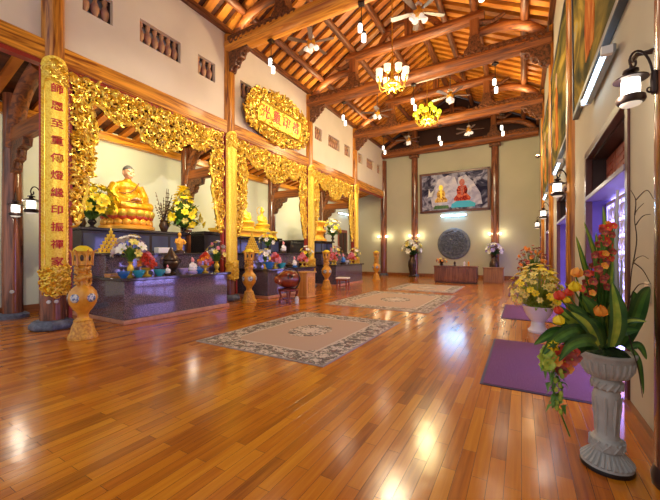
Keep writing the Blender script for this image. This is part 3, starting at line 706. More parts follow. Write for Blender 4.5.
def fruit_stand(lab, loc, mix, R=.2, H=.42, seed=1):
    t = thing('flower_stand', lab, 'offering', loc, group='mounded offerings'); r = random.Random(seed)
    MB().lathe([(.09,0),(.095,.02),(.03,.05),(.028,.12),(.11,.15),(.15,.18),(.14,.19)], 16).obj('stand', M['goldy'], t)
    n = 22
    for i in range(n):
        f = (i+.5)/n; a = i*2.4; rr = R*(1-f)**.7; p = Vector((rr*math.cos(a), rr*math.sin(a), .22+f*(H-.2)))
        link('blossom', FL[mix[i % len(mix)]], t, p, rot=(r.random()*3, r.random()*3, 0), scale=r.uniform(1.0,1.35))
fruit_stand('mound of red and pink blossoms with a yellow top, first altar left half', (-7.4, 4.42, T1), ['red','pink','orange','red','pink'], .2, .5, 1)
fruit_stand('coral red blossom mound on a gold stand, first altar right half', (-7.4, 6.02, T1), ['red','orange','pink'], .2, .5, 2)
fruit_stand('pink blossom mound on the left half of the second altar', (-7.4, 8.95, T1), ['pink','red','pink'], .21, .5, 3)
fruit_stand('pink blossom mound on the right half of the second altar', (-7.4, 10.6, T1), ['pink','pink','red'], .21, .5, 4)
fruit_stand('pink blossom mound on the left half of the third altar', (-7.4, 12.98, T1), ['pink','red'], .22, .5, 5)
fruit_stand('pink blossom mound on the right half of the third altar', (-7.4, 14.9, T1), ['pink','pink','red'], .22, .5, 6)
def bowl(lab, loc, m, r=.13, name='offering_bowl', group='offering bowls'):
    o = MB().lathe([(r*.45,0),(r*.5,.02),(r*.75,.05*r/.13),(r,.13*r/.13),(r*1.02,.145*r/.13),(r*.92,.13*r/.13),(r*.6,.06*r/.13),(r*.2,.045*r/.13)], 20).obj(name, M[m], None, loc)
    tag(o, lab, 'bowl', group)
bowl('deep blue bowl just left of the lily vase', (-7.35, 3.88, T1), 'blue', .12); bowl('teal bowl between the lily vase and the red mound', (-7.3, 4.18, T1), 'teal', .13)
bowl('teal bowl right of the red and pink mound', (-7.3, 4.66, T1), 'teal', .13); bowl('large blue bowl on the left of the second altar', (-7.45, 8.68, T1), 'blue', .2)
bowl('teal bowl in the middle of the second altar', (-7.4, 9.3, T1), 'teal', .16); bowl('white bowl on the third altar beside the pink mound', (-7.4, 14.3, T1), 'porc', .15); bowl('lilac bowl right of the dark bronze burner', (-7.4, 5.36, T1), 'lilac', .13)
def pyramid(lab, loc, rows=6, s=.085):
    t = thing('bowl_pyramid', lab, 'offering', loc, group='stacked bowl pyramids')
    MB().box(-.1, .1, -rows*s*.56, rows*s*.56, 0, .03).obj('tray', M['goldy'], t)
    bm_ = MB().lathe([(s*.3,0),(s*.36,.015),(s*.5,s*.55),(s*.5,s*.85),(s*.3,s*.95)], 10).mesh('bowl', M['goldy'])
    for j in range(rows):
        for i in range(rows-j): link('bowl', bm_, t, (0, (i-(rows-j-1)/2)*s*1.08, .03+j*s*.95))
    MB().ell((0,0,.03+rows*s*.95+.02), (.02,.02,.05), 8).obj('finial', M['goldy'], t)
pyramid('pyramid of little gold bowls on the upper tier of the first altar', (-8.2, 4.05, T2))
pyramid('tall pyramid of little gold bowls on the upper tier of the second altar', (-8.2, 8.66, T2), 8, .085)
def booklet(i, y):
    tag(MB().box(-.11,.11,-.16,.16,0,.025).obj('prayer_book', M['lect'] if i != 1 else M['plinth'], None, (-7.78, 3.92, T1+i*.026), rz=.06*i), ['orange book at the bottom of the small stack, first altar left corner', 'pinkish book in the middle of the small stack', 'orange book on top of the small stack'][i], 'book', 'books at the altar corner')
for i in range(3): booklet(i, 0)
# bronze burner, figurines, box, statuette
t = thing('incense_burner', 'dark bronze incense burner with a lid, in the middle of the first altar', 'incense burner', (-7.45, 5.05, T1))
MB().lathe([(.12,0),(.13,.03),(.06,.08),(.16,.16),(.2,.28),(.17,.34),(.19,.37)], 20).obj('body', M['bronze'], t)
MB().lathe([(.17,.37),(.15,.45),(.08,.52),(.05,.6),(.02,.66)], 16).obj('lid', M['bronze'], t)
for s in (-1, 1): MB().torus((0, s*.21, .33), .06, .018, 14, 6, 'x').obj('handle', M['bronze'], t)
t = thing('guardian_figurine', 'orange gilt figurine standing on the upper tier right of centre', 'figurine', (-8.1, 5.75, T2))
MB().lathe([(.13,0),(.13,.05),(.09,.08)], 12).obj('base', M['bronze'], t)
b = MB(); b.ell((0,0,.25), (.08,.10,.18), 12); b.ell((0,0,.50), (.05,.05,.065), 10); b.tube([(0,0,.4),(0,0,.5)], .03, 8)
for s in (-1, 1): b.tube([(0,s*.09,.38),(.04,s*.15,.28),(.09,s*.08,.25)], [.035,.03,.025], 8); b.tube([(0,s*.04,.15),(0,s*.05,.06)], .04, 8)
blob('body', b, M['lotusor'], t, .012, 1)
def statuette(lab, loc, dress='porc', s=1.0, base='lilac'):
    t = thing('statuette', lab, 'figurine', loc, group='little statuettes'); h = .36*s
    MB().lathe([(.11*s,0),(.13*s,.04*s),(.10*s,.07*s)], 14).obj('base', M[base], t)
    b = MB(); b.ell((0,0,.12*s), (.10*s,.13*s,.07*s), 12); b.ell((0,0,.2*s), (.06*s,.075*s,.10*s), 12); b.tube([(0,0,.26*s),(0,0,.32*s)], .025*s, 8)
    for q in (-1, 1): b.tube([(0,q*.07*s,.25*s),(.03*s,q*.1*s,.18*s),(.09*s,q*.02*s,.16*s)], [.03*s,.028*s,.02*s], 8)
    blob('body', b, M[dress], t, .011, 1)
    b = MB(); b.ell((.005*s,0,.345*s), (.045*s,.042*s,.052*s), 12); b.ell((.05*s,0,.34*s), .01*s, 6); b.ell((-.01*s,0,.40*s), .025*s, 8); b.obj('head', M['pink'], t)
statuette('white statuette on a lilac base, right half of the first altar', (-7.3, 5.55, T1), s=1.0)
statuette('tiny white statuette left of the bronze burner', (-7.3, 4.86, T1), 'porc', .6, 'bronze')
statuette('grey white statuette on the right half of the second altar', (-7.35, 10.0, T1), 'porc', .95, 'blue')
statuette('pale statuette on the upper tier of the second altar', (-8.1, 10.3, T2), 'porc', 1.1, 'bronze')
statuette('blue robed statuette in the middle of the third altar', (-7.35, 13.9, T1), 'blue', 1.2, 'bronze')
tag(MB().box(-.1,.1,-.2,.2,0,.14).obj('offering_box', M['porc'], None, (-8.05, 5.25, T2), bevel=.01), 'white box on the upper tier, behind the bronze burner', 'box', 'offering boxes')
tag(MB().box(-.1,.1,-.2,.2,0,.12).obj('offering_box', M['pinkbox'] if 'pinkbox' in M else M['whitemetal'], None, (-8.05, 9.18, T2), bevel=.01), 'white box on the upper tier of the second altar, by the bowl pyramid', 'box', 'offering boxes')
tag(MB().lathe([(.1,0),(.14,.05),(.15,.1),(.11,.12),(.05,.16),(.02,.18)], 18).obj('lidded_jar', M['blue'], None, (-7.4, 5.79, T1)), 'blue lidded jar beside the coral mound', 'jar')
tag(MB().lathe([(.1,0),(.14,.05),(.15,.1),(.11,.12),(.05,.16),(.02,.18)], 18).obj('lidded_jar', M['bronze'], None, (-7.4, 9.75, T1)), 'dark lidded jar in the middle of the second altar', 'jar')
t = thing('incense_urn', 'dark urn with a spray of thin branches right of the monk statue', 'urn', (-8.95, 5.85, T3)); 
MB().lathe([(.08,0),(.09,.03),(.14,.16),(.10,.28),(.12,.32)], 16).obj('urn', M['bronze'], t)
b = MB(); r = random.Random(5)
for i in range(14):
    a = r.uniform(0, 6.28); e = Vector((math.cos(a)*.35*r.random(), math.sin(a)*.2, r.uniform(.7,1.25))); b.tube([(0,0,.28), e*.5+Vector((0,0,.15)), e], .008, 5)
    for q in range(5): b.blade([e*(.6+.1*q), e*(.6+.1*q)+Vector((r.uniform(-.12,.12), r.uniform(-.12,.12), .08))], .03) if False else b.ell(e*(.5+.1*q), (.02,.03,.02), 5)
b.obj('branches', M['bronze'], t)
t = thing('incense_urn', 'dark urn with thin leafy branches left of the monk statue', 'urn', (-9.9, 4.15, T3))
MB().lathe([(.08,0),(.09,.03),(.14,.16),(.10,.28),(.12,.32)], 16).obj('urn', M['bronze'], t)
b = MB()
for i in range(10):
    a = r.uniform(0, 6.28); e = Vector((math.cos(a)*.2, math.sin(a)*.3, r.uniform(.7,1.35))); b.tube([(0,0,.28), e*.5+Vector((0,0,.15)), e], .008, 5)
    for q in range(4): b.ell(e*(.62+.12*q), (.03,.045,.03), 6)
b.obj('branches', M['dgreen'], t)
tag(MB().box(-.35,.35,-.45,.45,0,2.1).box(-.4,.4,-.5,.5,2.1,2.2).obj('side_cabinet', M['blackwood'], None, (-9.15, 7.6, 0), bevel=.01), 'tall dark cabinet standing between the first two altars', 'cabinet')
tag(MB().box(-.35,.35,-.45,.45,0,1.9).box(-.4,.4,-.5,.5,1.9,2.0).obj('side_cabinet', M['blackwood'], None, (-9.15, 12.15, 0), bevel=.01), 'dark cabinet standing between the second and third altar', 'cabinet')

# ------------------------------------------------------------------ tall gold vases along the altars
def gold_vase():
    t = thing('lantern_vase', '', 'vase', (-6.7, 2.85, 0), group='tall ochre lantern vases')
    MB().lathe([(.27,0),(.275,.03),(.25,.08),(.225,.12),(.20,.22),(.165,.30),(.175,.315),(.15,.33)], 24).obj('base', M['ochre_lt'], t)
    MB().lathe([(.15,.33),(.105,.37),(.10,.42),(.12,.46),(.18,.52),(.245,.62),(.265,.72),(.245,.82),(.18,.89),(.12,.93),(.11,.95)], 28).obj('bulb', M['ochre'], t)
    b = MB()
    for k in range(5):
        a = 2*PI*k/5+.25; d = Vector((math.cos(a), math.sin(a), 0)); MB().ell(d*.232+Vector((0,0,.72)), (.05,.10,.085), 10, (0,0,a)).obj('medallion', M['blueglaze'], t)
    MB().lathe([(.11,.95),(.10,1.0),(.10,1.22),(.13,1.27)], 20).obj('neck', M['ochre'], t)
    b = MB(); pts = []; 
    for i in range(26):
        a = i*.55; pts.append((.125*math.cos(a), .125*math.sin(a), .93+i*.0125))
    b.tube(pts, [.025+.02*math.sin(PI*i/25) for i in range(26)], 7); r = random.Random(2)
    scrolls(b, [(-.4,.95),(.4,.95),(.4,1.24),(-.4,1.24)], 26, lambda p, q, d: ((.11+d*.6)*math.cos(p*8), (.11+d*.6)*math.sin(p*8), q), .03, .05, 4, .4)
    b.obj('dragon', M['ochre_lt'], t)
    MB().lathe([(.13,1.27),(.17,1.29),(.165,1.33),(.175,1.5),(.195,1.53)], 6).obj('lantern_box', M['ochre_lt'], t, bevel=.01)
    b = MB()
    for k in range(6):
        a = 2*PI*k/6; d = Vector((math.cos(a), math.sin(a), 0)); b.tube([d*.17+Vector((0,0,1.28)), d*.175+Vector((0,0,1.42)), d*.19+Vector((0,0,1.52)), d*.245+Vector((0,0,1.56))], [.02,.018,.022,.012], 6)
    b.obj('lantern_rib', M['ochre'], t)
    b = MB()
    for k in range(6):
        a = 2*PI*(k+.5)/6; MB().ell((.148*math.cos(a), .148*math.sin(a), 1.415), (.012,.035,.06), 8, (0,0,a)).obj('lantern_opening', M['bronze'], t)
    
    MB().lathe([(.18,1.53),(.165,1.57),(.10,1.615),(.05,1.63)], 16).obj('cap', M['yellow'], t)
    return t
gv = gold_vase(); gv.scale = (.82, .82, 1); gv['label'] = 'tall ochre lantern vase in front of the nearest column'
dup(gv, (-7.22, 7.5, 0), .4, 'tall ochre lantern vase between the first and second altar'); dup(gv, (-7.2, 12.1, 0), .9, 'tall ochre lantern vase between the second and third altar'); dup(gv, (-7.0, 17.2, 0), 1.3, 'tall ochre lantern vase past the third altar, by the back wall')

# ------------------------------------------------------------------ drum, lectern, stools
t = thing('wooden_fish_drum', 'dark red lacquered round fish drum on a four legged stand', 'drum', (-6.08, 7.98, 0))
s_ = thing('drum_stand', 'dark red four legged stand under the fish drum', 'stand', (-6.08, 7.98, 0))
for a in range(4):
    x, y = .24*math.cos(a*PI/2+PI/4), .24*math.sin(a*PI/2+PI/4)
    MB().tube([(x*1.1,y*1.1,0),(x*1.15,y*1.15,.05),(x*.95,y*.95,.2),(x*1.15,y*1.15,.38)], [.03,.035,.028,.04], 8).obj('leg', M['fishred'], s_)
MB().lathe([(.28,.36),(.32,.38),(.32,.43),(.2,.45)], 24).obj('ring', M['fishred'], s_); MB().lathe([(.2,.1),(.21,.12),(.2,.14)], 16).obj('stretcher', M['fishred'], s_)
t.location.z = .455
b = MB(); b.ell((0,0,.26), (.38,.36,.27), 24); b.tube([(-.2,-.25,.25),(-.12,-.36,.22),(0,-.42,.16)], [.14,.1,.05], 10); blob('body', b, M['fishred'], t, .02, 2)
MB().torus((.05,.02,.27), .345, .02, 26, 6, 'y').obj('mouth_slit', M['black'], t); 
b = MB()
for s in (-1, 1): b.ell((.28*s,-.2,.36), (.05,.05,.05), 8); b.torus((.22*s,-.24,.36), .07, .018, 14, 6, 'x')
b.obj('eye', M['bronze'], t)
t = thing('lectern', 'orange wooden box lectern right of the fish drum', 'lectern', (-6.35, 9.32, 0))
MB().box(-.2,.2,-.26,.26,.04,.82).obj('body', M['lect'], t, bevel=.01); MB().box(-.23,.23,-.29,.29,0,.05).obj('plinth', M['lect'], t, bevel=.01); MB().box(-.24,.24,-.3,.3,.82,.87).obj('top', M['lect'], t, bevel=.01); MB().box(.2,.215,-.18,.18,.15,.7).obj('panel', M['ochre_lt'], t, bevel=.005)
t = thing('candle_cup', 'small white candle in a cup on the floor by the drum', 'candle', (-5.78, 8.0, 0)); MB().lathe([(.06,0),(.065,.02),(.05,.05),(.07,.14),(.06,.14)], 14).obj('cup', M['porc'], t); MB().lathe([(.045,.14),(.045,.2),(.01,.21)], 12).obj('candle', M['white'], t)
def stool(lab, loc, rz=0):
    t = thing('stool', lab, 'stool', loc, rz)
    for x in (-1, 1):
        for y in (-1, 1): MB().tube([(x*.2,y*.2,0),(x*.19,y*.19,.4)], [.03,.035], 8).obj('leg', M['fishred'], t)
    MB().box(-.24,.24,-.24,.24,.38,.44).obj('seat_frame', M['fishred'], t, bevel=.01); MB().box(-.25,.25,-.25,.25,.44,.50).obj('cushion', M['white'], t, bevel=.02)
    MB().box(-.2,.2,-.015,.015,.12,.15).obj('stretcher', M['fishred'], t)
stool('low red stool with a white seat in front of the third altar', (-6.35, 12.0, 0), .2)

# ------------------------------------------------------------------ carpets and mats
def rug(lab, x0, x1, y0, y1):
    hx, hy = (x1-x0)/2, (y1-y0)/2
    t = MB().box(-hx, hx, -hy, hy, 0, .012).obj('floral_carpet', rug_mat(hx, hy), None, ((x0+x1)/2, (y0+y1)/2, 0), smooth=False); tag(t, lab, 'carpet', 'carpets down the nave')
rug('nearest beige floral carpet with a brown border and central medallion', -4.78, -2.25, 3.70, 6.92)
rug('second beige floral carpet down the nave', -5.0, -2.0, 8.3, 12.1)
rug('farthest beige floral carpet, before the wooden cabinet', -4.85, -2.2, 12.95, 15.9)
for k, (a, b) in enumerate(((4.13,6.42),(8.5,10.85),(12.96,15.2),(17.5,19.7))):
    t = thing('door_mat', 'purple mat at the %s door of the right wall' % ['nearest', 'second', 'third', 'farthest'][k], 'mat', (.17, (a+b)/2, 0), group='purple door mats')
    MB().box(-.585,.585,-(b-a)/2,(b-a)/2,0,.008).obj('edging', M['matedge'], t, smooth=False)
    MB().box(-.555,.555,-(b-a)/2+.03,(b-a)/2-.03,.006,.014).obj('pile', M['matp'], t, smooth=False)
# ------------------------------------------------------------------ right wall: doors, paintings, lamps
lat = MB()
for a, b in ((-.26,-.22),(.22,.26)): lat.box(-.02,.02,a,b,0.05,2.2)
for z in (.05,.75,.8,2.16): lat.box(-.02,.02,-.24,.24,z,z+.05)
for z in range(6):
    for s in (-1, 1):
        zc = .98+z*.21
        lat.tube([(0, s*(.02+.09*(1-math.cos(q*.45))*.9), zc+.09*math.sin(q*.9)) for q in range(10)], .011, 5)
        lat.torus((0, s*.10, zc), .075, .010, 14, 5, 'x'); lat.torus((0, s*.10, zc+.02), .035, .008, 12, 5, 'x')
lat.box(-.012,.012,-.012,.012,.8,2.16)
latm = lat.mesh('lattice', M['whitemetal'])
for k, c in enumerate(DOORS):
    d = struct(MB().box(XR+.275, XR+.3, c-1.1, c+1.1, 0, 2.28).obj('door_%d' % (k+1), M['pane'], smooth=False))
    mb = MB()
    for s in (-1, 1): mb.box(XR-.02, XR+.06, c+s*1.1-.05, c+s*1.1+.05, 0, 2.95)
    mb.box(XR-.02, XR+.06, c-1.15, c+1.15, 2.87, 2.97); mb.obj('door_frame', M['frame'], d, bevel=.008)
    mb = MB()
    for s in (-1, 1): mb.box(XR+.06, XR+.27, c+s*1.085-.015, c+s*1.085+.015, 0, 2.25)
    mb.obj('lower_reveal', M['purple'], d)
    MB().box(XR-.03, XR+.27, c-1.07, c+1.07, 2.25, 2.31).obj('ledge', M['ledge'], d, bevel=.006)
    mb = MB().box(XR+.245, XR+.27, c-1.1, c+1.1, 2.31, 2.9)
    for s in (-1, 1): mb.box(XR+.06, XR+.26, c+s*1.085-.015, c+s*1.085+.015, 2.31, 2.87)
    mb.box(XR+.06, XR+.26, c-1.1, c+1.1, 2.85, 2.88); mb.obj('upper_reveal', M['darkdoor'], d)
    for q in range(4):
        y = c-.80+q*.535
        b = MB().box(XR+.215, XR+.25, y-.25, y+.25, 2.34, 2.83)
        for z in range(4): b.box(XR+.205, XR+.22, y-.17, y+.17, 2.42+z*.095, 2.47+z*.095)
        b.obj('transom_panel', M['doorwood'], d, bevel=.006)
        link('lattice', latm, d, (XR+.235, y, 0))
def art(name, cols, pos, scale, stretch=(1,1,1)):
    m = bpy.data.materials.new(name); m.use_nodes = True; nt = m.node_tree; b = nt.nodes['Principled BSDF']; b.inputs['Roughness'].default_value = .9; b.inputs['Specular IOR Level'].default_value = .1
    tc = nt.nodes.new('ShaderNodeTexCoord'); mp = nt.nodes.new('ShaderNodeMapping'); mp.inputs['Scale'].default_value = stretch; nt.links.new(tc.outputs['Object'], mp.inputs[0])
    n = nt.nodes.new('ShaderNodeTexNoise'); n.inputs['Scale'].default_value = scale; n.inputs['Detail'].default_value = 5; n.inputs['Distortion'].default_value = 1.4; nt.links.new(mp.outputs[0], n.inputs['Vector'])
    r = nt.nodes.new('ShaderNodeValToRGB'); e = r.color_ramp.elements
    while len(e) < len(cols): e.new(.5)
    for q, (c, p) in enumerate(zip(cols, pos)): e[q].position = p; e[q].color = (*c, 1)
    nt.links.new(n.outputs['Fac'], r.inputs[0]); nt.links.new(r.outputs[0], b.inputs['Base Color']); return m
canvas = art('painted forest canvas', [(.02,.02,.008),(.08,.075,.02),(.26,.19,.03),(.55,.38,.05),(.40,.42,.30)], [.3,.42,.52,.6,.72], 1.1, (1,.45,1.0))
robe_paint = art('painted orange robe', [(.20,.035,.006),(.60,.15,.015),(.75,.32,.06)], [.3,.5,.7], 2.2, (1,3,.8))
for k, c in enumerate(DOORS[:3]):
    t = thing('wall_painting', ['nearest large painting of orange robed figures, high on the right wall', 'second large painting high on the right wall, behind the first', 'third large painting high on the right wall, farthest'][k], 'painting', (XR-.03, c-.05, 3.82), group='large paintings on the right wall'); t.rotation_euler = (0, math.radians(-.5), 0)
    hw, hh = 1.95, 2.65
    MB().box(-.03,.02,-hw,hw,0,hh).obj('canvas', canvas, t, smooth=False)
    mb = MB().box(-.05,.03,-hw-.05,hw+.05,-.06,.02).box(-.05,.03,-hw-.05,hw+.05,hh-.02,hh+.06)
    for s in (-1, 1): mb.box(-.05,.03,s*hw-.04,s*hw+.04,-.06,hh+.06)
    mb.obj('frame', M['dkframe'], t, bevel=.008)
    for q, (y, z, s) in enumerate(((.45,.30,1.25),(-.9,.6,1.0))[:2 if k == 0 else 1]):
        body = [(-.22,0),(.24,0),(.3,.35),(.2,.75),(.27,1.0),(.12,1.22),(-.1,1.2),(-.26,.95),(-.16,.6),(-.28,.3)]
        MB().prism([(y+a*s, z+b*s) for a, b in body], fz, -.036, -.03).obj('painted_figure', robe_paint, t, smooth=False)
        MB().prism([(y+.13*s*math.cos(a*.6283), z+s*1.34+.15*s*math.sin(a*.6283)) for a in range(10)], fz, -.036, -.03).obj('painted_head', M['skin'], t, smooth=False)
    f = thing('picture_light', ['lit tube light under the nearest right wall painting', 'lit tube light under the second right wall painting', 'lit tube light under the third right wall painting'][k], 'light', (XR-.02, c-.1, 3.52), group='tube lights on the right wall')
    MB().box(-.07,0,-.68,.68,-.03,.05).obj('housing', M['steel'], f, bevel=.01); MB().tube([(-.085,-.62,0),(-.085,.62,0)], .026, 10).obj('tube', M['tubelight'], f)
    for s in (-1, 1): MB().box(-.12,-.03,s*.66-.03,s*.66+.03,-.04,.04).obj('end_cap', M['whitemetal'], f)
    lamp('tube glow', 'AREA', (XR-.14, c-.1, 3.5), 7, (.7,.85,1), 1.2, (0, PI/2, 0), sy=.05)
def lantern(lab, loc, rz, s=1.0, arm=.15, e=10):
    t = thing('wall_lantern', lab, 'lantern', loc, rz, 'bronze wall lanterns')
    MB().lathe([(.02,-.09),(.03,-.07),(.03,.07),(.02,.09)], 10).obj('wall_plate', M['iron'], t)
    pts = bez((.01,0,-.03), (.0,0,.26), (arm*.9,0,.34), (arm*1.05,0,.2), 12)+bez((arm*1.05,0,.2), (arm*1.05,0,.12), (arm*.7,0,.13), (arm*.8,0,.19), 7)[1:]
    b = MB().tube(pts, .009, 8); b.torus((.03,0,-.055), .02, .007, 12, 5, 'y'); b.obj('scroll_arm', M['iron'], t)
    a = arm
    b = MB().lathe([(.008,.17),(.012,.13),(.05,.12),(.052,.105),(.025,.10),(.03,.085),(.06,.075),(.11,.05),(.112,.04),(.06,.042)], 20, (a,0,0)); b.obj('roof', M['iron'], t)
    MB().lathe([(.058,-.09),(.062,-.02),(.058,.042)], 18, (a,0,0)).obj('glass', M['glow'], t)
    b = MB().lathe([(.06,-.085),(.09,-.095),(.096,-.125),(.085,-.145),(.07,-.15)], 20, (a,0,0)); b.obj('base_ring', M['iron'], t)
    MB().lathe([(.07,-.152),(.06,-.165),(.02,-.175)], 16, (a,0,0)).obj('lower_glass', M['glowcup'], t)
    t.scale = (s,)*3
    d = Vector((math.cos(rz), math.sin(rz), 0))*(arm*s+.2*s)
    lamp('lantern light', 'POINT', Vector(loc)+d+Vector((0,0,-.05)), e, (1,.85,.65), .06)
lantern('big bronze wall lantern with a lit glass, on the nearest right post', (.745, 2.9, 2.605), PI+.22, .82, .155, 10)
lantern('bronze wall lantern on the second right wall post', (.75, 7.46, 2.74), PI, 1.15, .15, 8); lantern('bronze wall lantern on the third right wall post', (.75, 12.05, 2.74), PI, 1.15, .15, 8); lantern('bronze wall lantern on the fourth right wall post', (.75, 16.6, 2.74), PI, 1.15, .15, 8)
lantern('wall lantern on the left side of the nearest nave column', (-8.33, 2.84, 2.5), PI+.45, 1.25, .2, 12); lantern('wall lantern on the dark aisle column at the left edge', (XL+.74, 2.9, 2.52), -.2, 1.25, .16, 8)
lantern('wall lantern on the aisle column behind the first two altars', (XL+.74, 7.45, 2.5), -.3, 1.2, .16, 8)
t = thing('flood_lamp', 'small bright flood lamp high on the far right wall', 'light', (.75, 16.62, 5.6)); MB().tube([(0,0,0),(-.12,0,.02)], .02, 8).obj('arm', M['iron'], t); MB().lathe([(.03,0),(.07,.03),(.08,.1)], 14, (-.16,0,-.05)).obj('housing', M['iron'], t); MB().ell((-.16,0,.04), (.075,.075,.05), 12).obj('bulb', mat('lit flood bulb', (1,.9,.7), .3, emit=(1,.72,.35), es=25), t)
lamp('flood light', 'POINT', (.35, 16.3, 5.7), 30, (1,.7,.4), .1)
t = thing('flood_lamp', 'flood lamp high on the nearest right wall post, above the view', 'light', (.75, 2.94, 5.6)); MB().tube([(0,0,0),(-.12,0,.02)], .02, 8).obj('arm', M['iron'], t); MB().lathe([(.03,0),(.07,.03),(.08,.1)], 14, (-.16,0,-.05)).obj('housing', M['iron'], t); MB().ell((-.16,0,.04), (.075,.075,.05), 12).obj('bulb', bpy.data.materials['lit flood bulb'], t)
for ty, e in ((5.2, 800), (9.7, 800)):
    L_ = lamp('flood light', 'SPOT', (.45, 2.94, 5.6), e, (1,.86,.66), .06, spot=math.radians(40))
    L_.rotation_euler = (Vector((-9.6, ty, 3.3))-Vector((.45, 2.94, 5.6))).to_track_quat('-Z', 'Y').to_euler()
L_ = lamp('flood light', 'SPOT', (.4, 16.3, 5.65), 500, (1,.86,.66), .06, spot=math.radians(45)); L_.rotation_euler = (Vector((-9.6, 14.4, 3.3))-Vector(L_.location)).to_track_quat('-Z', 'Y').to_euler()
t = thing('wall_hook', 'dark turned wooden hook on the cream wall above the big lantern', 'hook', (XR, 3.28, 2.98)); MB().tube([(0,0,0),(-.06,0,.0),(-.08,.02,.01),(-.08,.13,.02)], [.02,.015,.016,.02], 8).obj('hook', M['iron'], t); MB().lathe([(.03,0),(.03,.01)], 10).obj('plate', M['iron'], t)
tag(MB().box(-.015,0,-.05,.05,-.08,.08).box(-.02,0,-.015,.015,-.03,.03).obj('switch_plate', M['cream'], None, (XR, 3.36, 1.2), bevel=.004), 'pale switch plate on the right wall beside the nearest door', 'switch')

# ------------------------------------------------------------------ the big urn arrangement, front right
def urn(lab, loc, s=1.0, m='plaster'):
    t = thing('pedestal_urn', lab, 'urn', loc, TH)
    MB().lathe([(.195,0),(.2,.015),(.195,.03)], 36).obj('foot_pad', M['black'] if s > .9 else M[m], t)
    b = MB().lathe([(.195,.03),(.19,.045),(.15,.075),(.12,.11),(.105,.125)], 36)
    for k in range(26):
        a = 2*PI*k/26; d = Vector((math.cos(a), math.sin(a), 0)); b.tube([d*.188+Vector((0,0,.045)), d*.15+Vector((0,0,.08)), d*.112+Vector((0,0,.12))], [.018,.014,.007], 6)
    b.obj('fluted_base', M[m], t)
    b = MB().lathe([(.10,.12),(.125,.135),(.128,.17),(.118,.2),(.095,.215)], 32)
    for k in range(10):
        a = 2*PI*k/10; 
        for s2 in (-1, 1): b.tube([(.128*math.cos(a+s2*q*.12), .128*math.sin(a+s2*q*.12), .137+.015*q) for q in range(5)], .008, 5)
    b.obj('lower_collar', M[m], t)
    b = MB().lathe([(.095,.215),(.085,.24),(.082,.32),(.09,.42),(.102,.48),(.10,.52),(.085,.545)], 32)
    for k in range(8):
        a = 2*PI*k/8; d = Vector((math.cos(a), math.sin(a), 0)); b.tube([d*.083+Vector((0,0,.24)), d*.083+Vector((0,0,.33)), d*.092+Vector((0,0,.43)), d*.10+Vector((0,0,.5))], [.008,.012,.016,.01], 6)
    b.obj('shaft', M[m], t)
    b = MB().lathe([(.085,.545),(.108,.56),(.114,.585),(.108,.61),(.088,.63)], 32)
    for k in range(14):
        a = 2*PI*k/14; b.tube([(.112*math.cos(a+q*.1), .112*math.sin(a+q*.1), .555+.012*q) for q in range(5)], .01, 5)
    b.obj('upper_collar', M[m], t)
    b = MB().lathe([(.09,.625),(.14,.645),(.178,.69),(.19,.74),(.2,.775),(.213,.79),(.213,.805),(.195,.808),(.185,.79),(.1,.76)], 40)
    for k in range(24):
        a = 2*PI*k/24; d = Vector((math.cos(a), math.sin(a), 0)); b.tube([d*.10+Vector((0,0,.632)), d*.15+Vector((0,0,.655)), d*.182+Vector((0,0,.70)), d*.194+Vector((0,0,.755))], [.008,.014,.018,.012], 6)
    b.obj('bowl', M[m], t); t.scale = (.77*s, .77*s, s)
    return t
UX, UY = .518, 2.985
urn('tall grey white fluted stone pedestal urn in the right foreground', (UX, UY, 0))
A = thing('flower_arrangement', 'large arrangement of tulips, red orchids and striped leaves in the stone urn', 'flowers', (UX, UY, .762), TH)
def p(u, v, y=0): return Vector(((u-330)/330*(2.313+y)-1.948, y, 1.5-(v-253)/330*(2.313+y)-.762))
MB().ell((0,0,.0), (.135,.135,.085), 20).obj('moss', M['moss'], A)
def leaf(pts, wid, mats=('dgreen','lime'), fold=.25, up=(0,-1,.2), name='leaf', stripe=True):
    q = [Vector(x) for x in pts]; cur = []
    n = len(q)-1
    for i in range(17):                                # Catmull-Rom through the points
        f = i/16*n; k = min(int(f), n-1); tt = f-k; a = q[max(k-1,0)]; b = q[k]; c = q[k+1]; d = q[min(k+2,n)]
        cur.append(.5*((2*b)+(c-a)*tt+(2*a-5*b+4*c-d)*tt*tt+(3*b-a-3*c+d)*tt**3))
    mb = MB(); mb.blade(cur, wid, up, fold, (0,1) if stripe else None); o = mb.obj(name, [M[m] for m in mats], A)
    return o
B0 = p(610, 346)
for pts, wd in (([(613,347,-.2),(618,320,-.24),(613,282,-.22)], .046), ([(600,346,-.2),(588,325,-.27),(572,312,-.28)], .034), ([(606,346,.02),(606,320,-.06),(604,295,-.08),(607,250,-.03)][:3]+[(602,284,-.02)], .055), ([(615,346,.0),(617,318,-.1),(614,288,-.1)], .06), ([(585,346,-.05),(587,322,-.1),(586,298,-.08),(588,278,-.02)], .045),
                ([(596,344,-.1),(582,330,-.2),(567,318,-.22),(560,306,-.2)], .05), ([(594,346,-.1),(578,338,-.22),(566,330,-.28)], .045)):
    leaf([p(*q) for q in pts], wd*1.25)
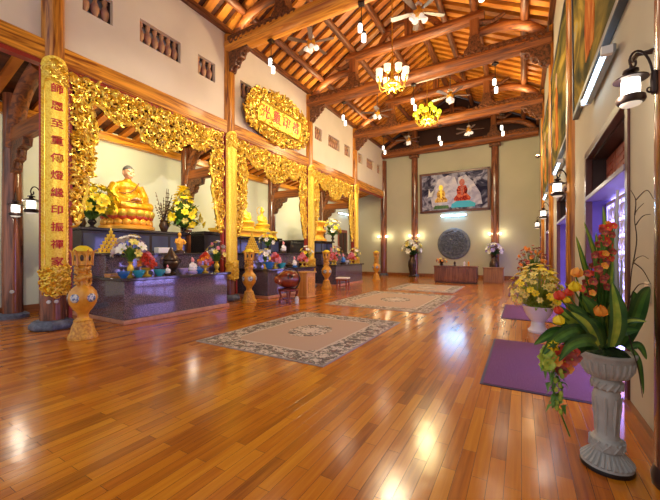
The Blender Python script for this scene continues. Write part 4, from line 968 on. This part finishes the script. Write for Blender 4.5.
for pts, wd in (([(598,346,-.1),(575,340,-.25),(555,333,-.3),(535,345,-.32)], .035), ([(592,346,-.12),(570,334,-.2),(548,330,-.22)], .03), ([(596,346,-.16),(578,330,-.28),(556,340,-.34),(543,356,-.34)], .03), ([(600,346,-.16),(590,340,-.3),(572,345,-.36),(560,362,-.36)], .028), ([(598,344,-.1),(584,318,-.2),(569,304,-.22)], .03), ([(604,344,-.1),(596,312,-.18),(583,296,-.2)], .034), ([(600,347,-.12),(580,345,-.22),(562,352,-.26),(549,372,-.28)], .028),
                ([(622,346,0),(634,322,-.04),(643,298,-.02),(651,287,.02)], .045), ([(624,347,0),(633,325,.02),(636,303,.04),(634,291,.05)], .04), ([(628,348,-.06),(640,346,-.1),(648,360,-.12)], .02), ([(630,347,-.05),(640,362,-.1),(645,395,-.12)], .014),
                ([(588,346,-.05),(573,352,-.2),(570,372,-.24)], .03), ([(604,347,-.12),(598,330,-.2),(590,318,-.22)], .035), ([(612,347,-.12),(622,332,-.2),(640,330,-.22)], .028)):
    leaf([p(*q) for q in pts], wd*1.3, ('dgreen','green'), stripe=True)
for pts, wd in (([(600,330,.05),(600,280,.08),(594,250,.06),(585,222,.05)], .022), ([(598,330,.05),(592,290,.08),(584,262,.06),(577,236,.06)], .022), ([(604,320,.08),(606,270,.1),(606,235,.1),(604,206,.1)], .024), ([(608,320,.1),(613,270,.1),(617,230,.1),(618,205,.1)], .02), ([(596,300,.06),(598,260,.1),(597,232,.1)], .018)):
    leaf([p(*q) for q in pts], wd*1.2, ('green','lime'))
R = random.Random(77)
for i in range(16):
    a = R.uniform(-1.2, 1.2) if i % 3 else R.uniform(-1.4, -.5); L_ = R.uniform(35, 62); y_ = R.uniform(-.22, .05)
    u1, v1 = 606+math.sin(a)*L_*.95, 342-math.cos(a)*L_*.9
    leaf([p(604+R.uniform(-8,8),347,-.06), p((606+u1)/2, (342+v1)/2-6, y_*.7), p(u1, v1+R.uniform(0,10), y_)], R.uniform(.022,.042), ('dgreen','lime') if i % 2 else ('dgreen','green'))
FL2 = {'tul_o': tulip('orange', .034), 'tul_r': tulip('redf', .034), 'tul_y': tulip('yellow', .034), 'orc_m': star_flower('maroon', 5, .026, .55, .35), 'orc_r': star_flower('redf', 5, .026, .55, .35, 'yellow'), 'orc_o': star_flower('orange', 5, .024, .55, .4, 'yellow'), 'lil': star_flower('lime', 6, .03, .45, .6)}
def bloom(kind, u, v, y, s=1.0, stem=True, rot=None):
    q = p(u, v, y)
    if stem: stems.tube([B0+Vector((0,0,-.05)), B0*.55+q*.45+Vector((0,.03,.0)), q], .005, 6)
    e = rot if rot else Vector((q.x*.8, -.9, .35)).to_track_quat('Z', 'Y').to_euler()
    link('blossom', FL2[kind], A, q, rot=e, scale=s)
stems = MB()
upr = lambda: (random.uniform(-.35,.35), random.uniform(-.4,.2), random.uniform(0,6))
for k, u, v, y, s in (('tul_o',577,277,-.18,1.25),('tul_y',576,291,-.24,1.25),('tul_r',562,300,-.24,1.2),('tul_o',603,316,-.28,1.35),('tul_y',560,325,-.3,1.15),('tul_r',570,296,-.2,1.0),('tul_y',568,303,-.24,.8),('tul_r',561,314,-.28,.95)): bloom(k, u, v, y, s, rot=upr())
R = random.Random(11)
for i in range(78):
    f = i/78; u = (577+R.uniform(0,34))*(1-f)+(603+R.uniform(0,12))*f; v = 294-f*64+R.uniform(-6,6)
    bloom(R.choice(['orc_m','orc_m','orc_m','orc_r','orc_o'] if f < .7 else ['orc_r','orc_o','orc_m']), u, v, R.uniform(-.2,-.02), R.uniform(.7,1.05))
for i in range(9): bloom(R.choice(['orc_r','orc_o']), 604+R.uniform(-5,8), 252-i*3.5, R.uniform(-.08,0), R.uniform(.8,1.1))
for u, v, k in ((552,357,'lil'),(558,362,'orc_o'),(548,352,'lil'),(566,362,'orc_r'),(573,360,'orc_m'),(545,358,'lil'),(560,356,'orc_r'),(571,356,'orc_m'),(569,369,'orc_o'),(574,352,'orc_r'),(556,368,'orc_r'),(563,372,'orc_m'),(550,365,'lil'),(566,350,'orc_r'),(578,358,'orc_m'),(553,347,'tul_y'),(547,366,'lil')): bloom(k, u, v, -.3+R.uniform(-.03,.03), R.uniform(1.0,1.45), False)
stems.tube([B0, p(575,347,-.25), p(560,356,-.3), p(552,375,-.31), p(556,400,-.3), p(566,424,-.29), p(571,437,-.28)], .005, 6)
stems.obj('stems', M['green'], A)
tr = MB()
for i in range(46):
    f = i/46; c0 = p(551+f*11+R.uniform(-7,7), 360+f*48, -.3); a = R.uniform(0,6.28)
    tr.blade([c0, c0+Vector((math.cos(a)*.025,R.uniform(-.02,.02),-.012)), c0+Vector((math.cos(a)*.045,R.uniform(-.03,.03),-.05))], .014)
tr.obj('trailing_leaves', M['green'], A)
tr = MB()
for i in range(10):
    c0 = p(560+R.uniform(-4,4), 372+i*4.5, -.31); tr.ell(c0, (.013,.013,.02), 8)
tr.obj('trailing_buds', M['lime'], A)
tw = MB()
tw.tube([p(616,345,.05),p(618,290,.08),p(617,240,.1),p(619,190,.1)], [.016,.016,.014,.008], 7); tw.tube([p(621,345,.02),p(622,300,.06),p(623,260,.08)], [.01,.01,.006], 7)
tw.obj('silver_stem', M['silver'], A)
tw = MB()
for pts in ([(622,340,.02),(630,300,-.02),(634,265,-.03),(643,256,-.04),(650,259,-.04)], [(630,300,-.02),(640,285,-.04),(651,285,-.05)], [(634,265,0),(638,240,-.02),(636,215,-.02),(645,203,-.03)], [(637,225,-.02),(644,216,-.03),(652,214,-.04)], [(634,262,0),(644,270,-.03),(652,284,-.04)], [(637,200,-.02),(648,190,-.03),(655,199,-.05)], [(636,215,-.02),(637,200,-.02),(632,190,0)], [(630,335,-.1),(634,350,-.14),(640,372,-.16),(644,398,-.17)]):
    q = [p(*x) for x in pts]; n = len(q)-1; cur = []
    for i in range(n*6+1):
        f = i/6; k = min(int(f), n-1); tt = f-k; a = q[max(k-1,0)]; b = q[k]; c = q[k+1]; d = q[min(k+2,n)]
        cur.append(.5*((2*b)+(c-a)*tt+(2*a-5*b+4*c-d)*tt*tt+(3*b-a-3*c+d)*tt**3))
    tw.tube(cur, [.0042-.0026*i/len(cur) for i in range(len(cur))], 5)
tw.obj('twigs', M['twig'], A)
# further arrangements along the right wall
def tub(t): MB().lathe([(.16,0),(.17,.04),(.12,.10),(.11,.2),(.2,.32),(.25,.45),(.27,.5),(.25,.5),(.22,.46)], 24).obj('pot', M['porc'], t)
def tub2(t): MB().lathe([(.18,0),(.19,.04),(.12,.12),(.12,.45),(.2,.56),(.27,.68),(.27,.7),(.2,.68)], 24).obj('pot', M['plaster'], t)
bouquet('flower_pot', 'white pot heaped with pale yellow lilies by the second right wall post', (.27, 7.4, 0), ['pale','pale','yellow','pale'], 100, .44, .9, tub, .36, 'pots along the right wall', 130, seed=21, fs=.9, leafmat='lime')
bouquet('flower_pot', 'tall pot of reddish flowers by the third right wall post', (.28, 12.0, 0), ['maroon','orange','maroon'], 60, .42, 1.05, tub2, .66, 'pots along the right wall', 110, seed=22, fs=1.1, leafmat='green')
def bvase(t): MB().lathe([(.22,0),(.23,.05),(.15,.12),(.17,.3),(.26,.7),(.24,.95),(.15,1.15),(.13,1.25),(.2,1.35)], 24).obj('vase', M['bronze'], t)
bouquet('floor_vase', 'tall dark floor vase of pale flowers at the left post of the back wall', (-5.97, 20.6, 0), ['white','pale'], 30, .62, 1.0, bvase, 1.33, 'dark floor vases', 60, seed=23, fs=1.8, leafmat='dgreen')
bouquet('floor_vase', 'tall dark floor vase of pale flowers at the right post of the back wall', (-1.32, 20.6, 0), ['white','lilac'], 22, .42, .7, bvase, 1.33, 'dark floor vases', 40, seed=24, fs=1.6, leafmat='dgreen')

# ------------------------------------------------------------------ back wall
t = thing('wall_painting', 'wide framed painting of a golden and a red robed seated figure on the back wall', 'painting', (-3.58, YB-.05, 4.03)); t.rotation_euler = (math.radians(4), 0, 0)
fy = lambda p_, q, d: (p_, -d, q)
MB().box(-1.9,1.9,-.02,.02,.08,2.35).obj('canvas', art('painted cave canvas', [(.02,.02,.05),(.07,.07,.12),(.30,.30,.42),(.5,.52,.62)], [.35,.46,.56,.7], 1.6), t, smooth=False)
mb = MB().box(-2.02,2.02,-.06,.03,-.02,.12).box(-2.02,2.02,-.06,.03,2.3,2.44)
for s in (-1, 1): mb.box(s*1.95-.07,s*1.95+.07,-.06,.03,-.02,2.44)
mb.obj('frame', M['frame'], t, bevel=.01)
glowp = art('painted pale sky', [(.36,.36,.52),(.55,.55,.68),(.70,.68,.75)], [.35,.5,.65], 2)
def pic(poly_, m, d=.024): MB().prism(poly_, fy, d-.003, d).obj('painted_shape', m, t, smooth=False)
pic([(-1.25,.35),(-1.35,.9),(-1.1,1.5),(-.9,2.0),(-.3,2.2),(.1,2.05),(.25,1.6),(.3,2.0),(.7,2.15),(1.1,1.7),(1.5,1.0),(1.6,.35),(.4,.25),(-.4,.3)], glowp)
pic([(-1.62,.9),(-1.5,1.0),(-1.45,1.5),(-1.35,1.2),(-1.15,1.4),(-1.1,1.6),(-1.05,1.2),(-1.25,.95),(-1.4,1.0)], M['whitemetal'])
def seated(x, z, s, m1, m2):
    pic([(x-.42*s,z),(x+.42*s,z),(x+.46*s,z+.15*s),(x+.26*s,z+.38*s),(x+.3*s,z+.62*s),(x+.2*s,z+.85*s),(x-.2*s,z+.85*s),(x-.3*s,z+.62*s),(x-.26*s,z+.38*s),(x-.46*s,z+.15*s)], m1, .028)
    pic([(x+.15*s*math.cos(a*.5236), z+1.03*s+.2*s*math.sin(a*.5236)) for a in range(12)], m2, .032)
    pic([(x-.1*s,z+.8*s),(x+.1*s,z+.8*s),(x+.05*s,z+.3*s),(x-.05*s,z+.3*s)], m2, .032)
seated(-.72, .6, .86, art('painted gold robe', [(.25,.10,.02),(.75,.42,.08),(.85,.65,.25)], [.38,.5,.62], 6), M['goldy']); seated(.5, .62, 1.05, art('painted red robe', [(.10,.015,.015),(.50,.05,.03),(.65,.20,.10)], [.38,.5,.62], 6), M['maroon'])
pic([(-.15,.22),(1.2,.22),(1.25,.42),(.9,.6),(.2,.62),(-.1,.45)], M['teal'], .026); pic([(-1.2,.2),(-.25,.2),(-.3,.4),(-1.1,.42)], M['dgreen'], .026)
f = thing('picture_light', 'lit tube light under the painting on the back wall', 'light', (-3.58, YB-.03, 3.78)); MB().box(-.75,.75,-.09,0,-.04,.05).obj('housing', M['whitemetal'], f, bevel=.01); MB().tube([(-.7,-.13,0),(.7,-.13,0)], .06, 10).obj('tube', mat('lit blue white tube', (.9,.95,1), .3, emit=(.30,.62,1), es=12), f)
lamp('back tube glow', 'AREA', (-3.58, YB-.25, 3.75), 26, (.35,.66,1), 1.4, (-PI/2+.5, 0, 0), sy=.08)
t = thing('round_relief', 'round blue grey carved stone relief on the back wall', 'relief', (-3.58, YB-.01, 2.07))
b = MB(); b.M = Matrix.Rotation(PI/2, 4, 'X')
b.lathe([(.72,.0),(.93,.0),(.95,.05),(.90,.09),(.78,.09),(.74,.04)], 48); b.obj('rim', M['bluegrey'], t)
b = MB(); b.M = Matrix.Rotation(PI/2, 4, 'X'); b.lathe([(.75,0),(.75,.03)], 40); b.obj('ground', M['bluedark'], t)
circ = [(.72*math.cos(a*.2618), .72*math.sin(a*.2618)) for a in range(24)]
scrolls(MB(), circ, 170, lambda p_, q, d: (p_, -.03-d, q), .07, .12, 31).obj('carving', M['bluegrey'], t, ang=60)
t = thing('long_cabinet', 'long dark red wooden cabinet below the round relief', 'cabinet', (-2.86, 17.55, 0))
MB().box(-1.0,1.0,-.33,.33,.06,.80).obj('body', M['cabinet'], t, bevel=.01); MB().box(-1.02,1.02,-.36,.36,.80,.86).obj('top', M['cabinet'], t, bevel=.01); MB().box(-.96,.96,-.3,.3,0,.06).obj('plinth', M['darkdoor'], t)
for i in range(4): MB().box(-.95+i*.48,-.52+i*.48,-.345,-.325,.12,.74).obj('door', M['cabinet'], t, bevel=.01)
t = thing('low_cabinet', 'lower brown wooden cabinet right of the long dark red one', 'cabinet', (-1.2, 18.3, 0))
MB().box(-.45,.45,-.3,.3,0,.74).obj('body', M['cabinet2'], t, bevel=.01); MB().box(-.48,.48,-.33,.33,.74,.79).obj('top', M['cabinet2'], t, bevel=.01); 
for i in range(2): MB().box(-.42+i*.43,-.02+i*.43,-.315,-.295,.06,.7).obj('door', M['cabinet2'], t, bevel=.01)
bouquet('flower_bowl', 'low bowl of reddish dried flowers at the left end of the long cabinet', (-3.55, 17.5, .86), ['maroon','orange','pale'], 16, .27, .3, gvase(.1,.12,'bronze'), .09, None, 20, seed=31, leafmat='twig')
for x, lab in ((-2.9,'little dark figurine in the middle of the long cabinet'),(-2.45,'little white cup on the right half of the long cabinet'),(-2.25,'little ochre jar near the right end of the long cabinet')):
    tag(MB().lathe([(.05,0),(.06,.02),(.035,.05),(.055,.12),(.05,.18),(.02,.22)], 14).obj('small_jar', M['bronze'] if x == -2.9 else (M['porc'] if x == -2.45 else M['ochre']), None, (x, 17.45, .86)), lab, 'jar', 'small things on the cabinet')
scn = 0
for x, lab in ((XC-.0,'corner post'), (-5.97,'left post'), (-1.32,'right post')):
    for s, sl in ((-1,'left'), (1,'right')):
        t = thing('wall_sconce', 'small lit sconce on the %s of the back wall %s' % (sl, 'at the corner' if x == XC else lab[:-5]+' post'), 'sconce', (x+s*.27, YB-.1 if x != XC else YB-.12, 2.55), group='back wall sconces')
        MB().tube([(-s*.08,.02,-.08),(0,-.03,-.1),(0,-.06,-.02)], .012, 6).obj('arm', M['iron'], t); MB().lathe([(.03,-.02),(.06,.03),(.07,.1),(.05,.12)], 12, (0,-.06,0)).obj('shade', mat('lit sconce glass', (1,.95,.8), .3, emit=(1,.8,.45), es=6) if scn == 0 else bpy.data.materials['lit sconce glass'], t); scn = 1
        lamp('sconce light', 'POINT', (x+s*.42, YB-.3, 2.62), 7, (1,.85,.5), .05)
d = struct(MB().box(XL,XL+.06,19.55,20.85,0,3.1).obj('door_5', M['doorwood'], bevel=.01)); MB().box(XL+.06,XL+.09,19.68,20.15,.2,2.9).box(XL+.06,XL+.09,20.25,20.72,.2,2.9).obj('door_panel', M['darkdoor'], d)
f = thing('tube_light', 'lit tube light high on the aisle wall past the third altar', 'light', (XL+.02, 20.2, 4.2)); MB().box(0,.08,-.7,.7,-.04,.05).obj('housing', M['whitemetal'], f, bevel=.01); MB().tube([(.1,-.65,0),(.1,.65,0)], .035, 8).obj('tube', M['tubelight'], f)

# ------------------------------------------------------------------ ceiling lamps
def chandelier(lab, loc, n, R, shade, zt, globe=False, tiers=1, e=200, col=(1,.8,.5)):
    t = thing('chandelier', lab, 'chandelier', loc)
    H = zt-loc[2]
    MB().tube([(0,0,.75),(0,0,H)], .018, 8).obj('rod', M['gold'], t)
    MB().lathe([(.02,-.35),(.07,-.3),(.05,-.24),(.10,-.16),(.12,-.05),(.06,.05),(.04,.2),(.08,.3),(.05,.4),(.03,.6),(.02,.76)], 16).obj('stem', M['gold'], t)
    MB().torus((0,0,-.22), R*.55, .045, 32, 8).obj('ring', M['gold'], t)
    sm = (MB().ell((0,0,.08), (.105,.105,.11), 12) if globe else MB().lathe([(.04,0),(.09,.05),(.11,.13),(.10,.2),(.115,.24)], 14)).mesh('shade', shade)
    for tr_ in range(tiers):
        for k in range(n if tr_ == 0 else n//2):
            a = 2*PI*(k+.5*tr_)/(n if tr_ == 0 else n//2); d = Vector((math.cos(a), math.sin(a), 0)); RR = R*(1 if tr_ == 0 else .55); z0 = .3*tr_
            MB().tube([tuple(Vector(q)) for q in bez(d*.08+Vector((0,0,-.1+z0)), d*RR*.5+Vector((0,0,-.45+z0)), d*RR*1.05+Vector((0,0,-.4+z0)), d*RR+Vector((0,0,-.02+z0)), 10)], .02, 6).obj('arm', M['gold'], t)
            MB().lathe([(.03,-.03),(.07,0),(.02,.01)], 10, tuple(d*RR+Vector((0,0,z0)))).obj('cup', M['gold'], t)
            link('shade', sm, t, d*RR+Vector((0,0,z0)))
    lamp('chandelier light', 'POINT', (loc[0], loc[1], loc[2]-.65), e, col, .35)
    return t
chandelier('gold chandelier with white cup shades, nearest, below the second truss', (XM, 10.28, 7.15), 8, .45, mat('lit cream shade', (.9,.85,.7), .3, emit=(1,.84,.5), es=.9), rz_(XM)-.3, e=380)
chandelier('yellow-green globe chandelier hanging farther down the nave', (XM, 14.86, 7.6), 9, .52, M['glowgreen'], rz_(XM)-.3, True, 2, 300, (1,.85,.45))
def fan():
    t = thing('ceiling_fan', '', 'ceiling fan', (0,0,0), group='ceiling fans')
    MB().tube([(0,0,.25),(0,0,1.35)], .022, 8).obj('rod', M['fanblade'], t); MB().lathe([(.03,.3),(.09,.24),(.1,.2),(.03,.18)], 14).obj('canopy', M['whitemetal'], t)
    MB().lathe([(.05,-.1),(.12,-.08),(.14,0),(.12,.1),(.05,.16),(.04,.26)], 18).obj('motor', M['ochre'], t)
    bl = MB().prism([(.12,-.03),(.3,-.065),(.74,-.08),(.78,0),(.74,.08),(.3,.065),(.12,.03)], lambda p_, q, d: (p_, q, d+q*.15), -.008, .008).mesh('blade', M['fanblade'])
    for k in range(5): link('blade', bl, t, (0,0,.02), 2*PI*k/5+.2)
    cp = MB().lathe([(.03,0),(.075,-.06),(.09,-.14),(.08,-.15)], 12).mesh('light_cup', M['glowcup'])
    for k in range(4):
        a = 2*PI*k/4+.4; link('light_cup', cp, t, (.13*math.cos(a), .13*math.sin(a), -.09), rot=(-.6*math.sin(a), .6*math.cos(a)*-1, 0))
    return t
fn = fan(); first = True
for i, (x, y, z, lab) in enumerate(((-5.9,8.95,8.3,'white ceiling fan left of the nearest truss'),(-2.45,9.05,8.1,'white ceiling fan above the gold chandelier to its right'),(-5.9,14.6,8.1,'ceiling fan on the left, beyond the gold chandelier'),(-2.5,14.0,7.85,'ceiling fan just right of the yellow-green chandelier'),(-5.9,19.6,8.3,'farthest ceiling fan on the left, before the dark gable'),(-2.5,19.4,8.2,'farthest ceiling fan on the right, before the dark gable'))):
    if first: o = fn; o.location = (x,y,z); o['label'] = lab; first = False
    else: o = dup(fn, (x,y,z), i*.5, lab)
def pendant():
    t = thing('pendant_lamp', '', 'lamp', (0,0,0), group='white pendant lamps under the trusses')
    MB().box(-.08,.08,-.08,.08,-.04,.02).obj('mount', M['iron'], t, bevel=.01); MB().tube([(0,0,-.04),(0,0,-.5)], .012, 6).obj('cord', M['iron'], t)
    for k, (x, y, z) in enumerate(((-.03,0,-.62),(.06,.02,-.86))): MB().lathe([(.03,-.1),(.055,-.085),(.06,.07),(.04,.11)], 12, (x,y,z)).obj('bulb', M['glow'], t); MB().lathe([(.05,.1),(.055,.15),(.02,.17)], 12, (x,y,z)).obj('socket', M['iron'], t)
    MB().tube([(0,0,-.4),(-.03,0,-.48),(.06,.02,-.7)], .012, 6).obj('stem', M['iron'], t)
    return t
pn = pendant(); first = True
PL = [('nearest truss, left end','nearest truss, middle','nearest truss, right end'),('second truss, left end','second truss, middle','second truss, right end'),('third truss, left end','third truss, middle','third truss, right end')]
for k, y in enumerate(CY[1:]):
    for j, x in enumerate((-6.35, -3.45, -.75)):
        lab = 'white pendant lamp with two bulbs under the '+PL[k][j]
        if first: o = pn; o.location = (x,y,7.72); o['label'] = lab; first = False
        else: o = dup(pn, (x,y,7.72), j*.4, lab)
        lamp('pendant light', 'POINT', (x, y, 6.5), 26, (1,.80,.55), .28)

for y in CY[1:]:                                     # added uplights without fixtures, to brighten the roof
    for j, x in enumerate((-7.2, -4.6, -2.65, -.1)):
        L_ = lamp('roof fill light', 'SPOT', (x, y-(.34 if j in (0, 3) else .26), 8.3), 34 if j in (0, 3) else 60, (1,.74,.42), .1, spot=math.radians(165)); L_.rotation_euler = (PI, 0, 0)
# ------------------------------------------------------------------ shrine lights behind the friezes
for k, y in enumerate(BAY):
    lamp('shrine light', 'AREA', (XC-.35, y, 4.75), 85 if k < 3 else 25, (1,.86,.45), 2.6, (0, math.radians(62), 0), sy=.3)
